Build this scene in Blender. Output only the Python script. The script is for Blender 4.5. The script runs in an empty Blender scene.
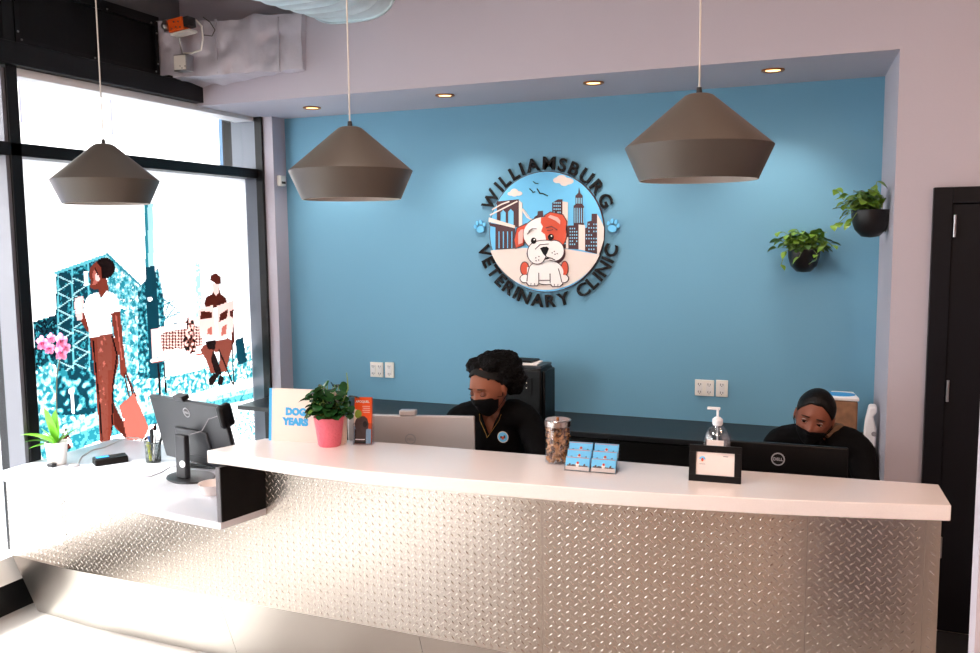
import bpy, bmesh, math, random
import numpy as np
from mathutils import Vector, Matrix, Euler
random.seed(7); rng = np.random.default_rng(5)
PI = math.pi
SC = bpy.context.scene; COL = SC.collection
# ------------------------------------------------------------------ camera
F = 870.3; H = 1.80; CX, CY = 490.0, 326.5
yaw, pit, rol = (math.radians(a) for a in (21.97, 5.87, -0.564))
fw = Vector((-math.sin(yaw)*math.cos(pit), math.cos(yaw)*math.cos(pit), -math.sin(pit)))
r0 = Vector((math.cos(yaw), math.sin(yaw), 0)); u0 = r0.cross(fw)
rt = r0*math.cos(rol)+u0*math.sin(rol); up = u0*math.cos(rol)-r0*math.sin(rol)
cam = bpy.data.objects.new('camera', bpy.data.cameras.new('camera')); COL.objects.link(cam)
cam.matrix_world = Matrix(((rt.x, up.x, -fw.x, 0), (rt.y, up.y, -fw.y, 0), (rt.z, up.z, -fw.z, H), (0, 0, 0, 1)))
cam.data.lens = F/980*36; cam.data.clip_start = .05; cam.data.clip_end = 200
SC.camera = cam
# measurements: where a line of sight from the tripod meets a plane of the room
def ray(x, y): return fw+rt*((x-CX)/F)-up*((y-CY)/F)
def PX(x, y, X): d = ray(x, y); return Vector((0, 0, H))+d*(X/d.x)
def PY(x, y, Y): d = ray(x, y); return Vector((0, 0, H))+d*(Y/d.y)
def PZ(x, y, Z): d = ray(x, y); return Vector((0, 0, H))+d*((Z-H)/d.z)
# ------------------------------------------------------------------ materials
def lin(c): return tuple(((v/255)/12.92 if v/255 <= .04045 else ((v/255+.055)/1.055)**2.4) for v in c)
MATS = {}
def mat(name, c, rough=.5, metal=0, bump=0, bscale=60, var=0, spec=.5, trans=0, coat=0, emit=0, ior=1.45, sheen=0):
    m = bpy.data.materials.new(name); m.use_nodes = True; nt = m.node_tree; p = nt.nodes['Principled BSDF']
    c = lin(c)
    p.inputs['Base Color'].default_value = (*c, 1); p.inputs['Roughness'].default_value = rough
    p.inputs['Metallic'].default_value = metal; p.inputs['Specular IOR Level'].default_value = spec
    p.inputs['Transmission Weight'].default_value = trans; p.inputs['Coat Weight'].default_value = coat; p.inputs['IOR'].default_value = ior
    if sheen: p.inputs['Sheen Weight'].default_value = sheen
    if emit: p.inputs['Emission Color'].default_value = (*c, 1); p.inputs['Emission Strength'].default_value = emit
    if bump or var:
        tc = nt.nodes.new('ShaderNodeTexCoord'); nz = nt.nodes.new('ShaderNodeTexNoise')
        nz.inputs['Scale'].default_value = bscale; nz.inputs['Detail'].default_value = 4
        nt.links.new(tc.outputs['Object'], nz.inputs['Vector'])
        if bump:
            b = nt.nodes.new('ShaderNodeBump'); b.inputs['Strength'].default_value = bump; b.inputs['Distance'].default_value = .01
            nt.links.new(nz.outputs['Fac'], b.inputs['Height']); nt.links.new(b.outputs['Normal'], p.inputs['Normal'])
        if var:
            r = nt.nodes.new('ShaderNodeValToRGB')
            r.color_ramp.elements[0].position = .3; r.color_ramp.elements[1].position = .7
            r.color_ramp.elements[0].color = (*[v*(1-var) for v in c], 1); r.color_ramp.elements[1].color = (*[min(1, v*(1+var)) for v in c], 1)
            nt.links.new(nz.outputs['Fac'], r.inputs['Fac']); nt.links.new(r.outputs['Color'], p.inputs['Base Color'])
    MATS[name] = m; return m
M = MATS
mat('wall_white', (186, 180, 190), .7, bump=.05, bscale=90)
mat('wall_blue', (110, 164, 191), .62, bump=.04, bscale=90)
mat('ceiling_grey', (120, 118, 120), .8)
mat('floor_concrete', (182, 176, 170), .35, var=.06, bscale=3)
mat('black_frame', (10, 10, 12), .42, bump=.05, spec=.35)
mat('black_panel', (9, 9, 11), .55, bump=.1, bscale=30, spec=.3)
mat('alu_grey', (112, 112, 118), .4, .3)
mat('frame_side', (96, 100, 108), .35, .5)
mat('white_trim', (232, 230, 228), .5)
mat('door_navy', (8, 10, 18), .5, spec=.25)
mat('countertop_white', (248, 238, 234), .22, coat=.3, var=.015, bscale=200)
mat('desk_laminate', (216, 218, 226), .3)
mat('desk_edge', (188, 178, 178), .4)
mat('steel_lug', (190, 182, 174), .24, 1.0, bump=.05, bscale=25)
mat('steel_smooth', (196, 192, 188), .32, 1.0, bump=.02, bscale=8)
mat('black_laminate', (5, 5, 6), .5, spec=.25)
mat('worktop_charcoal', (22, 24, 28), .38)
mat('pendant_grey', (84, 78, 72), .42, .15)
mat('pendant_inside', (206, 198, 192), .6)
mat('cord_grey', (190, 184, 176), .6)
mat('bronze', (168, 100, 48), .35, .7)
mat('lamp_lens', (255, 206, 140), .4, emit=3.0)
mat('foil', (200, 196, 206), .4, .25, bump=1.0, bscale=9, var=.06)
mat('galvanised', (208, 228, 234), .35, .3, bump=.1, bscale=10, var=.08)
mat('orange_plastic', (244, 98, 28), .45)
mat('steel_dark', (92, 92, 94), .4, .7)
mat('plate_white', (238, 234, 226), .4)
mat('slot_dark', (70, 66, 62), .6)
mat('ink', (16, 13, 14), .6, spec=.25)
mat('logo_sky', (112, 200, 244), .5)
mat('logo_cream', (240, 224, 214), .55)
mat('logo_brown', (78, 46, 50), .55)
mat('logo_white', (246, 240, 236), .55)
mat('logo_red', (214, 78, 46), .5)
mat('logo_pink', (240, 176, 164), .5)
mat('logo_glass', (150, 214, 244), .5)
mat('pot_black', (18, 17, 20), .4)
mat('pot_white', (240, 236, 230), .35)
mat('pot_pink', (232, 112, 130), .45, bump=.5, bscale=90)
mat('soil', (58, 42, 32), .9, bump=.6, bscale=80)
mat('leaf_pothos', (112, 150, 52), .4, var=.35, bscale=9)
mat('leaf_pothos_dark', (76, 112, 44), .4, var=.35, bscale=9)
mat('leaf_dark', (38, 82, 40), .25, var=.35, bscale=14)
mat('leaf_orchid', (112, 182, 52), .35, var=.2, bscale=9)
mat('stem_green', (122, 148, 66), .5)
mat('stem_dark', (92, 86, 62), .5)
mat('petal', (242, 160, 200), .5, var=.12, bscale=60)
mat('petal_throat', (206, 60, 120), .5)
mat('book_cover', (226, 210, 198), .6)
mat('book_blue', (52, 160, 216), .5)
mat('paper', (240, 226, 220), .6)
mat('leaflet_orange', (238, 88, 28), .4)
mat('leaflet_green', (128, 156, 52), .5)
mat('dog_brown', (58, 36, 34), .55, var=.3, bscale=50)
mat('leaflet_blue', (140, 172, 196), .5)
mat('acrylic', (235, 242, 250), .06, trans=.9)
mat('monitor_silver', (206, 200, 198), .35, .35)
mat('monitor_black', (8, 8, 9), .42, spec=.3)
mat('monitor_grey', (40, 40, 44), .35)
mat('logo_ring', (178, 178, 182), .4)
mat('screen', (24, 26, 34), .15)
mat('skin_tan', (146, 88, 64), .5, spec=.4)
mat('skin_brown', (128, 74, 54), .48, spec=.4)
mat('hair_black', (6, 5, 6), .7, spec=.2, bump=1.0, bscale=120)
mat('hair_sleek', (8, 6, 6), .5, spec=.25, bump=.3, bscale=160)
mat('headband', (8, 8, 9), .8)
mat('mask_black', (11, 11, 13), .8, spec=.2, bump=.15, bscale=200)
mat('shirt_black', (8, 8, 10), .85, spec=.15, bump=.25, bscale=30)
mat('trousers', (30, 32, 44), .85)
mat('shoe', (30, 30, 30), .5)
mat('eye_white', (190, 178, 172), .2)
mat('iris', (34, 20, 14), .1)
mat('gold', (206, 156, 80), .3, 1)
mat('lanyard_tan', (112, 84, 60), .7)
mat('lid_tan', (118, 66, 48), .5)
mat('glass_jar', (240, 246, 246), .03, trans=.95)
mat('biscuit', (200, 142, 88), .75, var=.3, bscale=40)
mat('biscuit_dark', (110, 68, 42), .75, var=.3, bscale=40)
mat('lid_steel', (190, 184, 180), .22, 1)
mat('pump_white', (238, 240, 244), .35)
mat('gel', (236, 242, 246), .05, trans=.92, ior=1.35)
mat('bag_brown', (136, 96, 68), .6, var=.3, bscale=22)
mat('bag_white', (238, 234, 234), .5, bump=.5, bscale=20)
mat('label_blue', (48, 150, 214), .5)
mat('cable_white', (222, 218, 216), .5)
mat('cable_grey', (140, 134, 136), .5)
mat('mesh_cup', (110, 116, 116), .4, .5)
mat('pen_yellow', (200, 206, 40), .4)
mat('pen_black', (20, 20, 22), .4)
mat('pen_white', (230, 230, 228), .4)
mat('pen_blue', (40, 90, 150), .4)
mat('chair_black', (26, 26, 28), .6)
mat('stainless', (170, 170, 172), .3, 1)
mat('reflected_orange', (216, 120, 50), .45, var=.2, bscale=4)
mat('facade', (226, 216, 210), .8, var=.05, bscale=1)
mat('facade_blue', (58, 82, 104), .7)
mat('facade_window', (84, 80, 98), .5)
mat('asphalt', (150, 150, 152), .8)
mat('car_blue', (70, 110, 170), .3)
mat('sun_block_cloth', (40, 40, 44), .9)
mat('kb_black', (28, 28, 30), .5)
# printed translucent window film: its colours come from the print, its light from the street behind it
def film_mat():
    m = bpy.data.materials.new('window_film'); m.use_nodes = True; nt = m.node_tree; nt.nodes.remove(nt.nodes['Principled BSDF'])
    at = nt.nodes.new('ShaderNodeVertexColor'); at.layer_name = 'print'
    t = nt.nodes.new('ShaderNodeBsdfTranslucent'); d = nt.nodes.new('ShaderNodeBsdfDiffuse'); mx = nt.nodes.new('ShaderNodeMixShader')
    mx.inputs[0].default_value = .25
    nt.links.new(at.outputs['Color'], t.inputs['Color']); nt.links.new(at.outputs['Color'], d.inputs['Color'])
    nt.links.new(t.outputs[0], mx.inputs[1]); nt.links.new(d.outputs[0], mx.inputs[2])
    nt.links.new(mx.outputs[0], nt.nodes['Material Output'].inputs['Surface']); M['film'] = m
film_mat()
M.pop('acrylic')
def clear_mat(key, k):
    m = bpy.data.materials.new(key); m.use_nodes = True; nt = m.node_tree; nt.nodes.remove(nt.nodes['Principled BSDF'])
    t = nt.nodes.new('ShaderNodeBsdfTransparent'); g = nt.nodes.new('ShaderNodeBsdfGlossy'); g.inputs['Roughness'].default_value = .08; t.inputs['Color'].default_value = (.95, .96, .98, 1)
    mx = nt.nodes.new('ShaderNodeMixShader'); mx.inputs[0].default_value = k
    nt.links.new(t.outputs[0], mx.inputs[1]); nt.links.new(g.outputs[0], mx.inputs[2]); nt.links.new(mx.outputs[0], nt.nodes['Material Output'].inputs['Surface']); M[key] = m
clear_mat('acrylic', .10); clear_mat('jar_clear', .07); clear_mat('bottle_clear', .12)
def glass_mat():
    m = bpy.data.materials.new('window_glass'); m.use_nodes = True; nt = m.node_tree; nt.nodes.remove(nt.nodes['Principled BSDF'])
    t = nt.nodes.new('ShaderNodeBsdfTransparent'); g = nt.nodes.new('ShaderNodeBsdfGlossy'); g.inputs['Roughness'].default_value = .02
    mx = nt.nodes.new('ShaderNodeMixShader'); mx.inputs[0].default_value = .05
    t.inputs['Color'].default_value = (.96, .98, .98, 1)
    nt.links.new(t.outputs[0], mx.inputs[1]); nt.links.new(g.outputs[0], mx.inputs[2])
    nt.links.new(mx.outputs[0], nt.nodes['Material Output'].inputs['Surface']); M['glass'] = m
glass_mat()
# ------------------------------------------------------------------ mesh builder
class MB:
    def __init__(s): s.v = []; s.f = []
    def add(s, vs, fs):
        n = len(s.v); s.v += [Vector(v) for v in vs]; s.f += [tuple(i+n for i in f) for f in fs]; return s
    def box(s, x0, x1, y0, y1, z0, z1, T=None):
        vs = [Vector((x, y, z)) for z in (z0, z1) for x, y in ((x0, y0), (x1, y0), (x1, y1), (x0, y1))]
        if T is not None: vs = [T @ v for v in vs]
        return s.add(vs, [(3, 2, 1, 0), (4, 5, 6, 7), (0, 1, 5, 4), (1, 2, 6, 5), (2, 3, 7, 6), (3, 0, 4, 7)])
    def prism(s, poly, z0, z1, T=None):        # polygon in xy, extruded in z
        n = len(poly)
        if sum(poly[i][0]*poly[(i+1) % n][1]-poly[(i+1) % n][0]*poly[i][1] for i in range(n)) < 0: poly = poly[::-1]
        vs = [Vector((p[0], p[1], z)) for z in (z0, z1) for p in poly]
        if T is not None: vs = [T @ v for v in vs]
        return s.add(vs, [tuple(range(n-1, -1, -1)), tuple(range(n, 2*n))]+[(i, (i+1) % n, n+(i+1) % n, n+i) for i in range(n)])
    def lathe(s, prof, c=(0, 0, 0), n=32, T=None, cap=False, sx=1, sy=1):
        vs = []; c = Vector(c)
        for r, z in prof:
            for k in range(n):
                a = 2*PI*k/n; v = Vector((r*math.cos(a)*sx, r*math.sin(a)*sy, z))
                vs.append((T @ v if T is not None else v)+c)
        fs = [(i*n+k, i*n+(k+1) % n, (i+1)*n+(k+1) % n, (i+1)*n+k) for i in range(len(prof)-1) for k in range(n)]
        if cap: fs += [tuple(range(n-1, -1, -1)), tuple(range((len(prof)-1)*n, len(prof)*n))]
        return s.add(vs, fs)
    def ball(s, c, r, n=16, T=None):
        if not hasattr(r, '__len__'): r = (r, r, r)
        m = n//2; vs = []; c = Vector(c)
        for i in range(m+1):
            t = PI*i/m
            for k in range(n):
                a = 2*PI*k/n; v = Vector((r[0]*math.sin(t)*math.cos(a), r[1]*math.sin(t)*math.sin(a), r[2]*math.cos(t)))
                vs.append((T @ v if T is not None else v)+c)
        return s.add(vs, [((i+1)*n+k, (i+1)*n+(k+1) % n, i*n+(k+1) % n, i*n+k) for i in range(m) for k in range(n)])
    def tube(s, pts, r, n=8, cap=True):
        pts = [Vector(p) for p in pts]; rs = r if hasattr(r, '__len__') else [r]*len(pts); vs = []
        prev = None
        for i, p in enumerate(pts):
            d = (pts[min(i+1, len(pts)-1)]-pts[max(i-1, 0)])
            d = d.normalized() if d.length else Vector((0, 0, 1))
            if prev is None: a = d.orthogonal().normalized()
            else:
                a = prev-d*prev.dot(d); a = a.normalized() if a.length > 1e-6 else d.orthogonal().normalized()
            prev = a; b = d.cross(a)
            vs += [p+(a*math.cos(2*PI*k/n)+b*math.sin(2*PI*k/n))*rs[i] for k in range(n)]
        fs = [(i*n+k, i*n+(k+1) % n, (i+1)*n+(k+1) % n, (i+1)*n+k) for i in range(len(pts)-1) for k in range(n)]
        if cap: fs += [tuple(range(n-1, -1, -1)), tuple(range((len(pts)-1)*n, len(pts)*n))]
        return s.add(vs, fs)
    def build(s, name, m, parent=None, bevel=0, smooth=True, angle=35, fixn=True):
        me = bpy.data.meshes.new(name); me.from_pydata([tuple(v) for v in s.v], [], s.f); me.update()
        if fixn:
            bm = bmesh.new(); bm.from_mesh(me); bmesh.ops.recalc_face_normals(bm, faces=bm.faces); bm.to_mesh(me); bm.free()
        return link(name, me, m, parent, bevel, smooth, angle)
def link(name, me, m, parent=None, bevel=0, smooth=True, angle=35):
    me.materials.clear(); me.materials.append(M[m] if isinstance(m, str) else m)
    if smooth:
        me.shade_smooth(); me.set_sharp_from_angle(angle=math.radians(angle))
    o = bpy.data.objects.new(name, me); COL.objects.link(o)
    if parent is not None:
        o.parent = parent
        L = Vector((0, 0, 0)); p = parent
        while p is not None: L += p.location; p = p.parent
        o.location = -L
    if bevel:
        b = o.modifiers.new('bevel', 'BEVEL'); b.width = bevel; b.segments = 2; b.limit_method = 'ANGLE'
    return o
def thing(name, label, cat, loc=(0, 0, 0), group=None):
    o = bpy.data.objects.new(name, None); COL.objects.link(o); o.location = loc; o.empty_display_size = .1
    return tag(o, label, cat, group)
def tag(o, label, cat, group=None, kind=None):
    o['label'] = label; o['category'] = cat
    if group: o['group'] = group
    if kind: o['kind'] = kind
    return o
def struct(name, mb, m, **k):
    o = mb.build(name, m, **k); o['kind'] = 'structure'; return o
def evalmesh(o):
    dg = bpy.context.evaluated_depsgraph_get(); dg.update()
    return bpy.data.meshes.new_from_object(o.evaluated_get(dg))
def text(name, s, size, Mx, m, parent, extrude=.001, bold=0., align='CENTER'):
    cu = bpy.data.curves.new(name, 'FONT'); cu.body = s; cu.size = size; cu.extrude = extrude; cu.offset = bold; cu.align_x = align
    cu.resolution_u = 3
    o = bpy.data.objects.new(name, cu); COL.objects.link(o); me = evalmesh(o); bpy.data.objects.remove(o)
    me.transform(Mx); return link(name, me, m, parent, smooth=False)
RX90 = Matrix.Rotation(PI/2, 4, 'X')
def disp(me, amp, scale, seed=0):
    from mathutils import noise
    nr = [v.normal.copy() for v in me.vertices]
    for v, n_ in zip(me.vertices, nr): v.co += n_*amp*noise.noise(v.co*scale+Vector((seed, seed, seed)))
# ------------------------------------------------------------------ the room
CEIL = 3.8
struct('floor', MB().box(-3.9, 3, -3, 5.1, -.1, 0), 'floor_concrete')
struct('ceiling', MB().box(-3.9, 3, -3, 5.1, CEIL, CEIL+.1), 'ceiling_grey')
struct('wall_back', MB().box(-3.9, .30, 5.0, 5.1, 0, 2.62), 'wall_blue')
struct('wall_header', MB().box(-3.76, 3, 4.3, 5.1, 2.6, CEIL), 'wall_white')
struct('wall_right_front', MB().prism([(.212, 4.3), (3, 4.3), (3, 5.1), (.178, 5.1), (.182, 5.0)], 0, 2.6), 'wall_white')
struct('wall_corner', MB().box(-3.56, -3.487, 4.86, 5.0, 0, 2.6), 'wall_white')
struct('wall_right', MB().box(3, 3.1, -3, 5.1, 0, CEIL), 'wall_white')
mat('wall_taupe', (86, 66, 56), .8); mat('wall_rose', (150, 122, 112), .8)
struct('wall_behind', MB().box(-3.9, 3.1, -3.1, -3, 0, CEIL), 'wall_taupe')
struct('wall_left_upper', MB().box(-3.9, -3.72, -3, 5.1, 3.06, CEIL), 'ceiling_grey')
struct('wall_left_curb', MB().box(-3.9, -3.70, -3, 3.04, .15, .28), 'white_trim')
struct('baseboard_left', MB().box(-3.88, -3.705, -3, 3.04, 0, .15), 'black_frame')
struct('wall_left_lower', MB().box(-3.9, -3.72, 3.04, 4.86, 0, .30), 'wall_white')
struct('wall_left_end', MB().box(-3.9, -3.56, 4.87, 5.1, 0, 2.6), 'black_frame')
struct('wall_near', MB().box(.204, .9, 1.44, 1.5, 0, CEIL), 'wall_white')
# storefront frame
struct('trim_mullion', MB().box(-3.80, -3.60, 2.985, 3.045, .28, 3.06), 'black_frame', bevel=.002)
struct('trim_mullion_side', MB().box(-3.72, -3.612, 2.965, 2.9849, .28, 2.6), 'alu_grey')
for i, yy in enumerate((1.5, 0.1, -1.4)):
    struct('trim_post', MB().box(-3.80, -3.60, yy-.03, yy+.03, .28, 3.06), 'black_frame')
struct('trim_transom', MB().box(-3.78, -3.60, -3, 4.84, 2.20, 2.262), 'black_frame', bevel=.002)
struct('trim_head_beam', MB().box(-3.80, -3.57, -3, 4.47, 2.615, 2.72), 'black_frame', bevel=.003)
struct('trim_head_strip', MB().box(-3.76, -3.62, 3.045, 4.86, 2.575, 2.612), 'white_trim')
struct('trim_jamb', MB().box(-3.80, -3.57, 4.84, 4.87, .28, 2.6), 'frame_side')
struct('trim_jamb_edge', MB().box(-3.612, -3.56, 4.838, 4.862, .28, 2.6), 'black_frame')
struct('trim_sill', MB().box(-3.80, -3.62, 3.045, 4.84, .28, .32), 'black_frame')
w = struct('window_1', MB().box(-3.716, -3.71, 3.045, 4.84, .30, 2.21), 'glass')
w = struct('window_2', MB().box(-3.716, -3.71, 3.045, 4.84, 2.25, 2.62), 'glass')
for i, (a, b) in enumerate(((1.53, 2.965), (.13, 1.47), (-1.37, .07))):
    struct('window_%d' % (3+i*2), MB().box(-3.716, -3.71, a, b, .28, 2.21), 'glass')
    struct('window_%d' % (4+i*2), MB().box(-3.716, -3.71, a, b, 2.25, 2.62), 'glass')
# black ventilation panels above the window
for k, (a, b) in enumerate(((3.09, 4.03), (2.0, 2.97), (.9, 1.9))):
    t = thing('wall_panel', ('matte black metal panel above the mural window, under the pendant cord',
              'matte black metal panel above the window, left of the steel mullion line', 'matte black metal panel above the window nearest the camera')[k], 'panel', (-3.70, (a+b)/2, 2.74))
    MB().box(-3.74, -3.66, a, b, 2.735, 3.035).build('sheet', 'black_panel', t, bevel=.004)
    fr = MB(); fr.box(-3.66, -3.645, a, b, 2.735, 2.76).box(-3.66, -3.645, a, b, 3.01, 3.035).box(-3.66, -3.645, a, a+.025, 2.76, 3.01).box(-3.66, -3.645, b-.025, b, 2.76, 3.01)
    fr.build('rim', 'black_frame', t)
    for (yy, zz) in ((a+.03, 2.755), (a+.012, 2.79), (b-.03, 2.755), (b-.012, 2.80), (b-.012, 2.97), (b-.05, 3.02), ((a+b)/2+.1, 3.02), ((a+b)/2, 2.75)):
        MB().lathe([(0.0, .006), (.004, .004), (.006, 0)], (-3.645, yy, zz), 8, T=Matrix.Rotation(PI/2, 4, 'Y')).build('screw', 'stainless', t)
struct('trim_panel_backing', MB().box(-3.80, -3.74, -3, 4.47, 2.72, 3.06), 'black_panel')
struct('trim_panel_cap', MB().box(-3.76, -3.655, -3, 4.05, 3.036, 3.065), 'black_frame')
struct('trim_beam_bolt', MB().box(-3.76, -3.58, 4.03, 4.3, 2.72, 2.735), 'black_frame')
# dark door on the right
d = struct('door_1', MB().box(.441, 1.379, 4.27, 4.30, .005, 1.924), 'door_navy', bevel=.002)
fr = MB().box(.365, .44, 4.255, 4.30, 0, 1.995).box(1.38, 1.455, 4.255, 4.30, 0, 1.995).box(.44, 1.38, 4.255, 4.30, 1.925, 1.995)
fr.build('door_frame', 'door_navy', d, bevel=.002)
for zz in (1.78, 1.06, .35):
    MB().lathe([(.006, 0), (.006, .095)], (.45, 4.25, zz), 10, cap=True).build('hinge', 'stainless', d)
MB().lathe([(0, 0), (.02, 0), (.026, -.02), (.012, -.05), (.012, -.06)], (1.28, 4.20, 1.0), 16, T=Matrix.Rotation(PI/2, 4, 'X')).build('door_knob', 'stainless', d)
# ------------------------------------------------------------------ street outside
struct('ground_street', MB().box(-26, -3.9, -16, 24, -.25, -.15), 'asphalt')
fa = thing('apartment_building', 'pale brick apartment building across the street, faint through the upper window', 'building', (-15, 4, -.15))
MB().box(-17, -15, -14, 18.6, -.15, 16).build('facade_wall', 'facade', fa)
MB().box(-17, -14.8, 18.6, 30, -.15, 16).build('side_wall', 'facade_blue', fa)
for k in range(13):
    for zr in (.9, 4.1, 7.4):
        y0 = -12.6+k*2.3
        wd = MB().box(-15.02, -14.97, y0, y0+.6, zr, zr+1.0).build('facade_window', 'facade_window', fa)
        MB().box(-15.0, -14.9, y0-.06, y0+.66, zr-.1, zr).build('window_ledge', 'white_trim', wd)
cr = thing('parked_car', 'blue car parked at the kerb outside the storefront, seen past the mullion', 'car', (-8.2, 3.2, -.15))
body = [(-1.9, .35), (-2.05, .75), (-1.5, .95), (-1.0, 1.38), (.5, 1.42), (1.15, 1.0), (2.0, .85), (2.1, .4)]
TY = Matrix(((0, 0, 1, -8.2), (1, 0, 0, 3.2), (0, 1, 0, -.15), (0, 0, 0, 1)))
MB().prism(body, -.85, .85, TY).build('car_body', 'car_blue', cr, bevel=.06)
MB().prism([(-1.35, .98), (-.95, 1.32), (.45, 1.35), (.95, 1.0)], -.86, .86, TY).build('side_window', 'facade_window', cr)
for yy in (1.9, 4.6):
    for xx in (-8.95, -7.45):
        MB().lathe([(.0, -.1), (.33, -.1), (.33, .1), (0, .1)], (xx, yy, .18), 24, T=Matrix.Rotation(PI/2, 4, 'Y')).build('wheel', 'pen_black', cr)
aw = thing('added_sun_awning', 'unseen dark awning added outside to block sun above the mural window', 'awning', (-3.9, 4, 2.9))  # unseen, added to keep direct sun out of the upper pane
MB().prism([(-3.9, 3.05), (-4.75, 2.84), (-4.75, 2.80), (-3.9, 2.98)], 2.75, 5.4, Matrix(((1, 0, 0, 0), (0, 0, 1, 0), (0, 1, 0, 0), (0, 0, 0, 1)))).build('sun_block_canopy', 'sun_block_cloth', aw)
# ------------------------------------------------------------------ printed window mural (drawn cell by cell in one plane)
def mural():
    X = -3.70; y0, y1, z0, z1 = 3.05, 4.838, .32, 2.20; cs = .0062
    ny = int((y1-y0)/cs); nz = int((z1-z0)/cs)
    yy, zz = np.meshgrid(y0+(np.arange(ny)+.5)*cs, z0+(np.arange(nz)+.5)*cs, indexing='ij')
    rel = np.stack([np.full_like(yy, X), yy, zz-H]); wv = fw.x*rel[0]+fw.y*rel[1]+fw.z*rel[2]
    px = CX+F*(rt.x*rel[0]+rt.y*rel[1]+rt.z*rel[2])/wv; py = CY-F*(up.x*rel[0]+up.y*rel[1]+up.z*rel[2])/wv
    part = np.zeros(px.shape, int); colr = np.ones(px.shape+(3,))*.92
    n1 = rng.random(px.shape)
    def smooth(a, k):
        for _ in range(k): a = (a+np.roll(a, 1, 0)+np.roll(a, -1, 0)+np.roll(a, 1, 1)+np.roll(a, -1, 1))/5
        return (a-a.min())/(a.max()-a.min())
    s1 = smooth(rng.random(px.shape), 2); s2 = smooth(rng.random(px.shape), 6); s1 = (s1-s1.mean())/s1.std(); s2 = (s2-s2.mean())/s2.std()
    def inside(poly):
        r = np.zeros(px.shape, bool); n = len(poly)
        for i in range(n):
            x1, y1_ = poly[i]; x2, y2 = poly[(i+1) % n]
            if y1_ == y2: continue
            c = ((y1_ > py) != (y2 > py)) & (px < (x2-x1)*(py-y1_)/(y2-y1_)+x1); r ^= c
        return r
    def stroke(pts, w):
        r = np.zeros(px.shape, bool)
        for (x1, y1_), (x2, y2) in zip(pts[:-1], pts[1:]):
            dx, dy = x2-x1, y2-y1_; t = np.clip(((px-x1)*dx+(py-y1_)*dy)/(dx*dx+dy*dy+1e-9), 0, 1)
            r |= np.hypot(px-x1-t*dx, py-y1_-t*dy) < w/2
        return r
    C = dict(w=(.92, .92, .92), lc=(.50, .86, .90), c=(.16, .66, .76), t=(.03, .30, .38), d=(.008, .06, .09), k=(.006, .012, .02),
             br=(.26, .065, .045), bd=(.10, .018, .012), pk=(.90, .52, .47), hk=(.015, .008, .008), sk=(.24, .045, .028), rd=(.60, .16, .12), lg=(.72, .72, .74))
    C = {k_: (v_ if k_ == 'w' else tuple(q_*(.62 if k_ in ('lg', 'pk') else .46 if k_ == 'lc' else .40) for q_ in v_)) for k_, v_ in C.items()}
    def put(mask, c, p): colr[mask] = C[c]; part[mask] = p
    def texture(mask, cs_, th, p, s):   # quantised print texture
        a = np.zeros(px.shape, int)
        for t in th: a += (s > t)
        for i, c in enumerate(cs_): put(mask & (a == i), c, p)
    # 1 buildings
    leftb = inside([(33, 322), (58, 314), (58, 420), (38, 430)]); texture(leftb, 'dktc', (-.2, .8, 1.6), 1, s1)
    steel = inside([(56, 272), (107, 254), (112, 262), (112, 415), (56, 415)]); texture(steel, 'dtc', (.9, 1.8), 1, s1)
    for a, b in (((58, 272), (58, 400)), ((72, 268), (74, 400)), ((88, 262), (90, 400)), ((100, 257), (101, 400))): put(stroke([a, b], 1.6), 'c', 1)
    for k in range(8):
        yk = 276+k*17; put(stroke([(58, yk), (73, yk+7)], 1.3) | stroke([(73, yk+5), (58, yk+15)], 1.2) | stroke([(73, yk+2), (90, yk+9)], 1.2) | stroke([(90, yk+7), (74, yk+18)], 1.2), 'lc', 1)
    put(stroke([(56, 273), (107, 255)], 3), 'c', 1); put(inside([(84, 272), (88, 271), (88, 285), (84, 286)]), 'w', 1)
    tow = inside([(104, 254), (109, 254), (142, 286), (146, 415), (104, 415)]); texture(tow, ['t', 'c', 'lc', 'w'], (-1.3, .1, 1.3), 1, s1)
    win = (np.floor(px/5).astype(int) % 2 == 0) & (np.floor((py-(px*.35))/7) % 2 == 0); put(tow & win & (n1 > .25), 't', 1)
    put(stroke([(107, 254), (143, 288)], 2), 't', 1)
    pole = inside([(144, 203), (153, 203), (154, 268), (146, 268)]); put(pole, 'lc', 1); put(stroke([(146, 203), (147, 268)], 3), 't', 1)
    mid = inside([(138, 288), (158, 268), (164, 300), (166, 415), (138, 415)]); texture(mid, ['d', 't', 'c', 'lc'], (-.4, .5, 1.2), 1, s1)
    put(inside([(145, 267), (155, 266), (160, 330), (163, 440), (152, 440), (148, 330)]), 'd', 1); put((np.hypot(px-150, py-299) < 2.3), 'w', 1)
    for a, b in (((162, 298), (178, 310)), ((162, 306), (176, 300)), ((162, 320), (180, 312)), ((163, 330), (178, 322)), ((170, 298), (164, 320)), ((176, 306), (160, 326))): put(stroke([a, b], 1.2), 't', 1)
    tw = inside([(169, 250), (186, 243), (190, 330), (172, 330)]); put(tw & (np.floor((py+px*.25)/2.6) % 2 == 0) & (np.floor(px/2.2) % 3 > 0), 'lg', 1)
    tw2 = inside([(195, 263), (200, 261), (202, 315), (196, 318)]); texture(tw2, ['lc', 'w'], (.4,), 1, s1)
    # 2 park foliage, kerb and pavement
    fol = inside([(33, 372), (48, 362), (70, 372), (88, 368), (100, 385), (130, 380), (160, 378), (200, 370), (236, 352), (250, 345), (254, 380), (190, 398), (120, 405), (96, 412), (40, 440)])
    texture(fol & ~steel, ['t', 'c', 'lc', 'w'], (-.7, .1, .9), 2, s1); texture(fol & steel & (py > 368), ['d', 't', 'c', 'lc'], (-.2, .4, .9), 2, s2)
    put(inside([(235, 340), (243, 337), (247, 362), (238, 365)]), 'd', 2)
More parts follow.
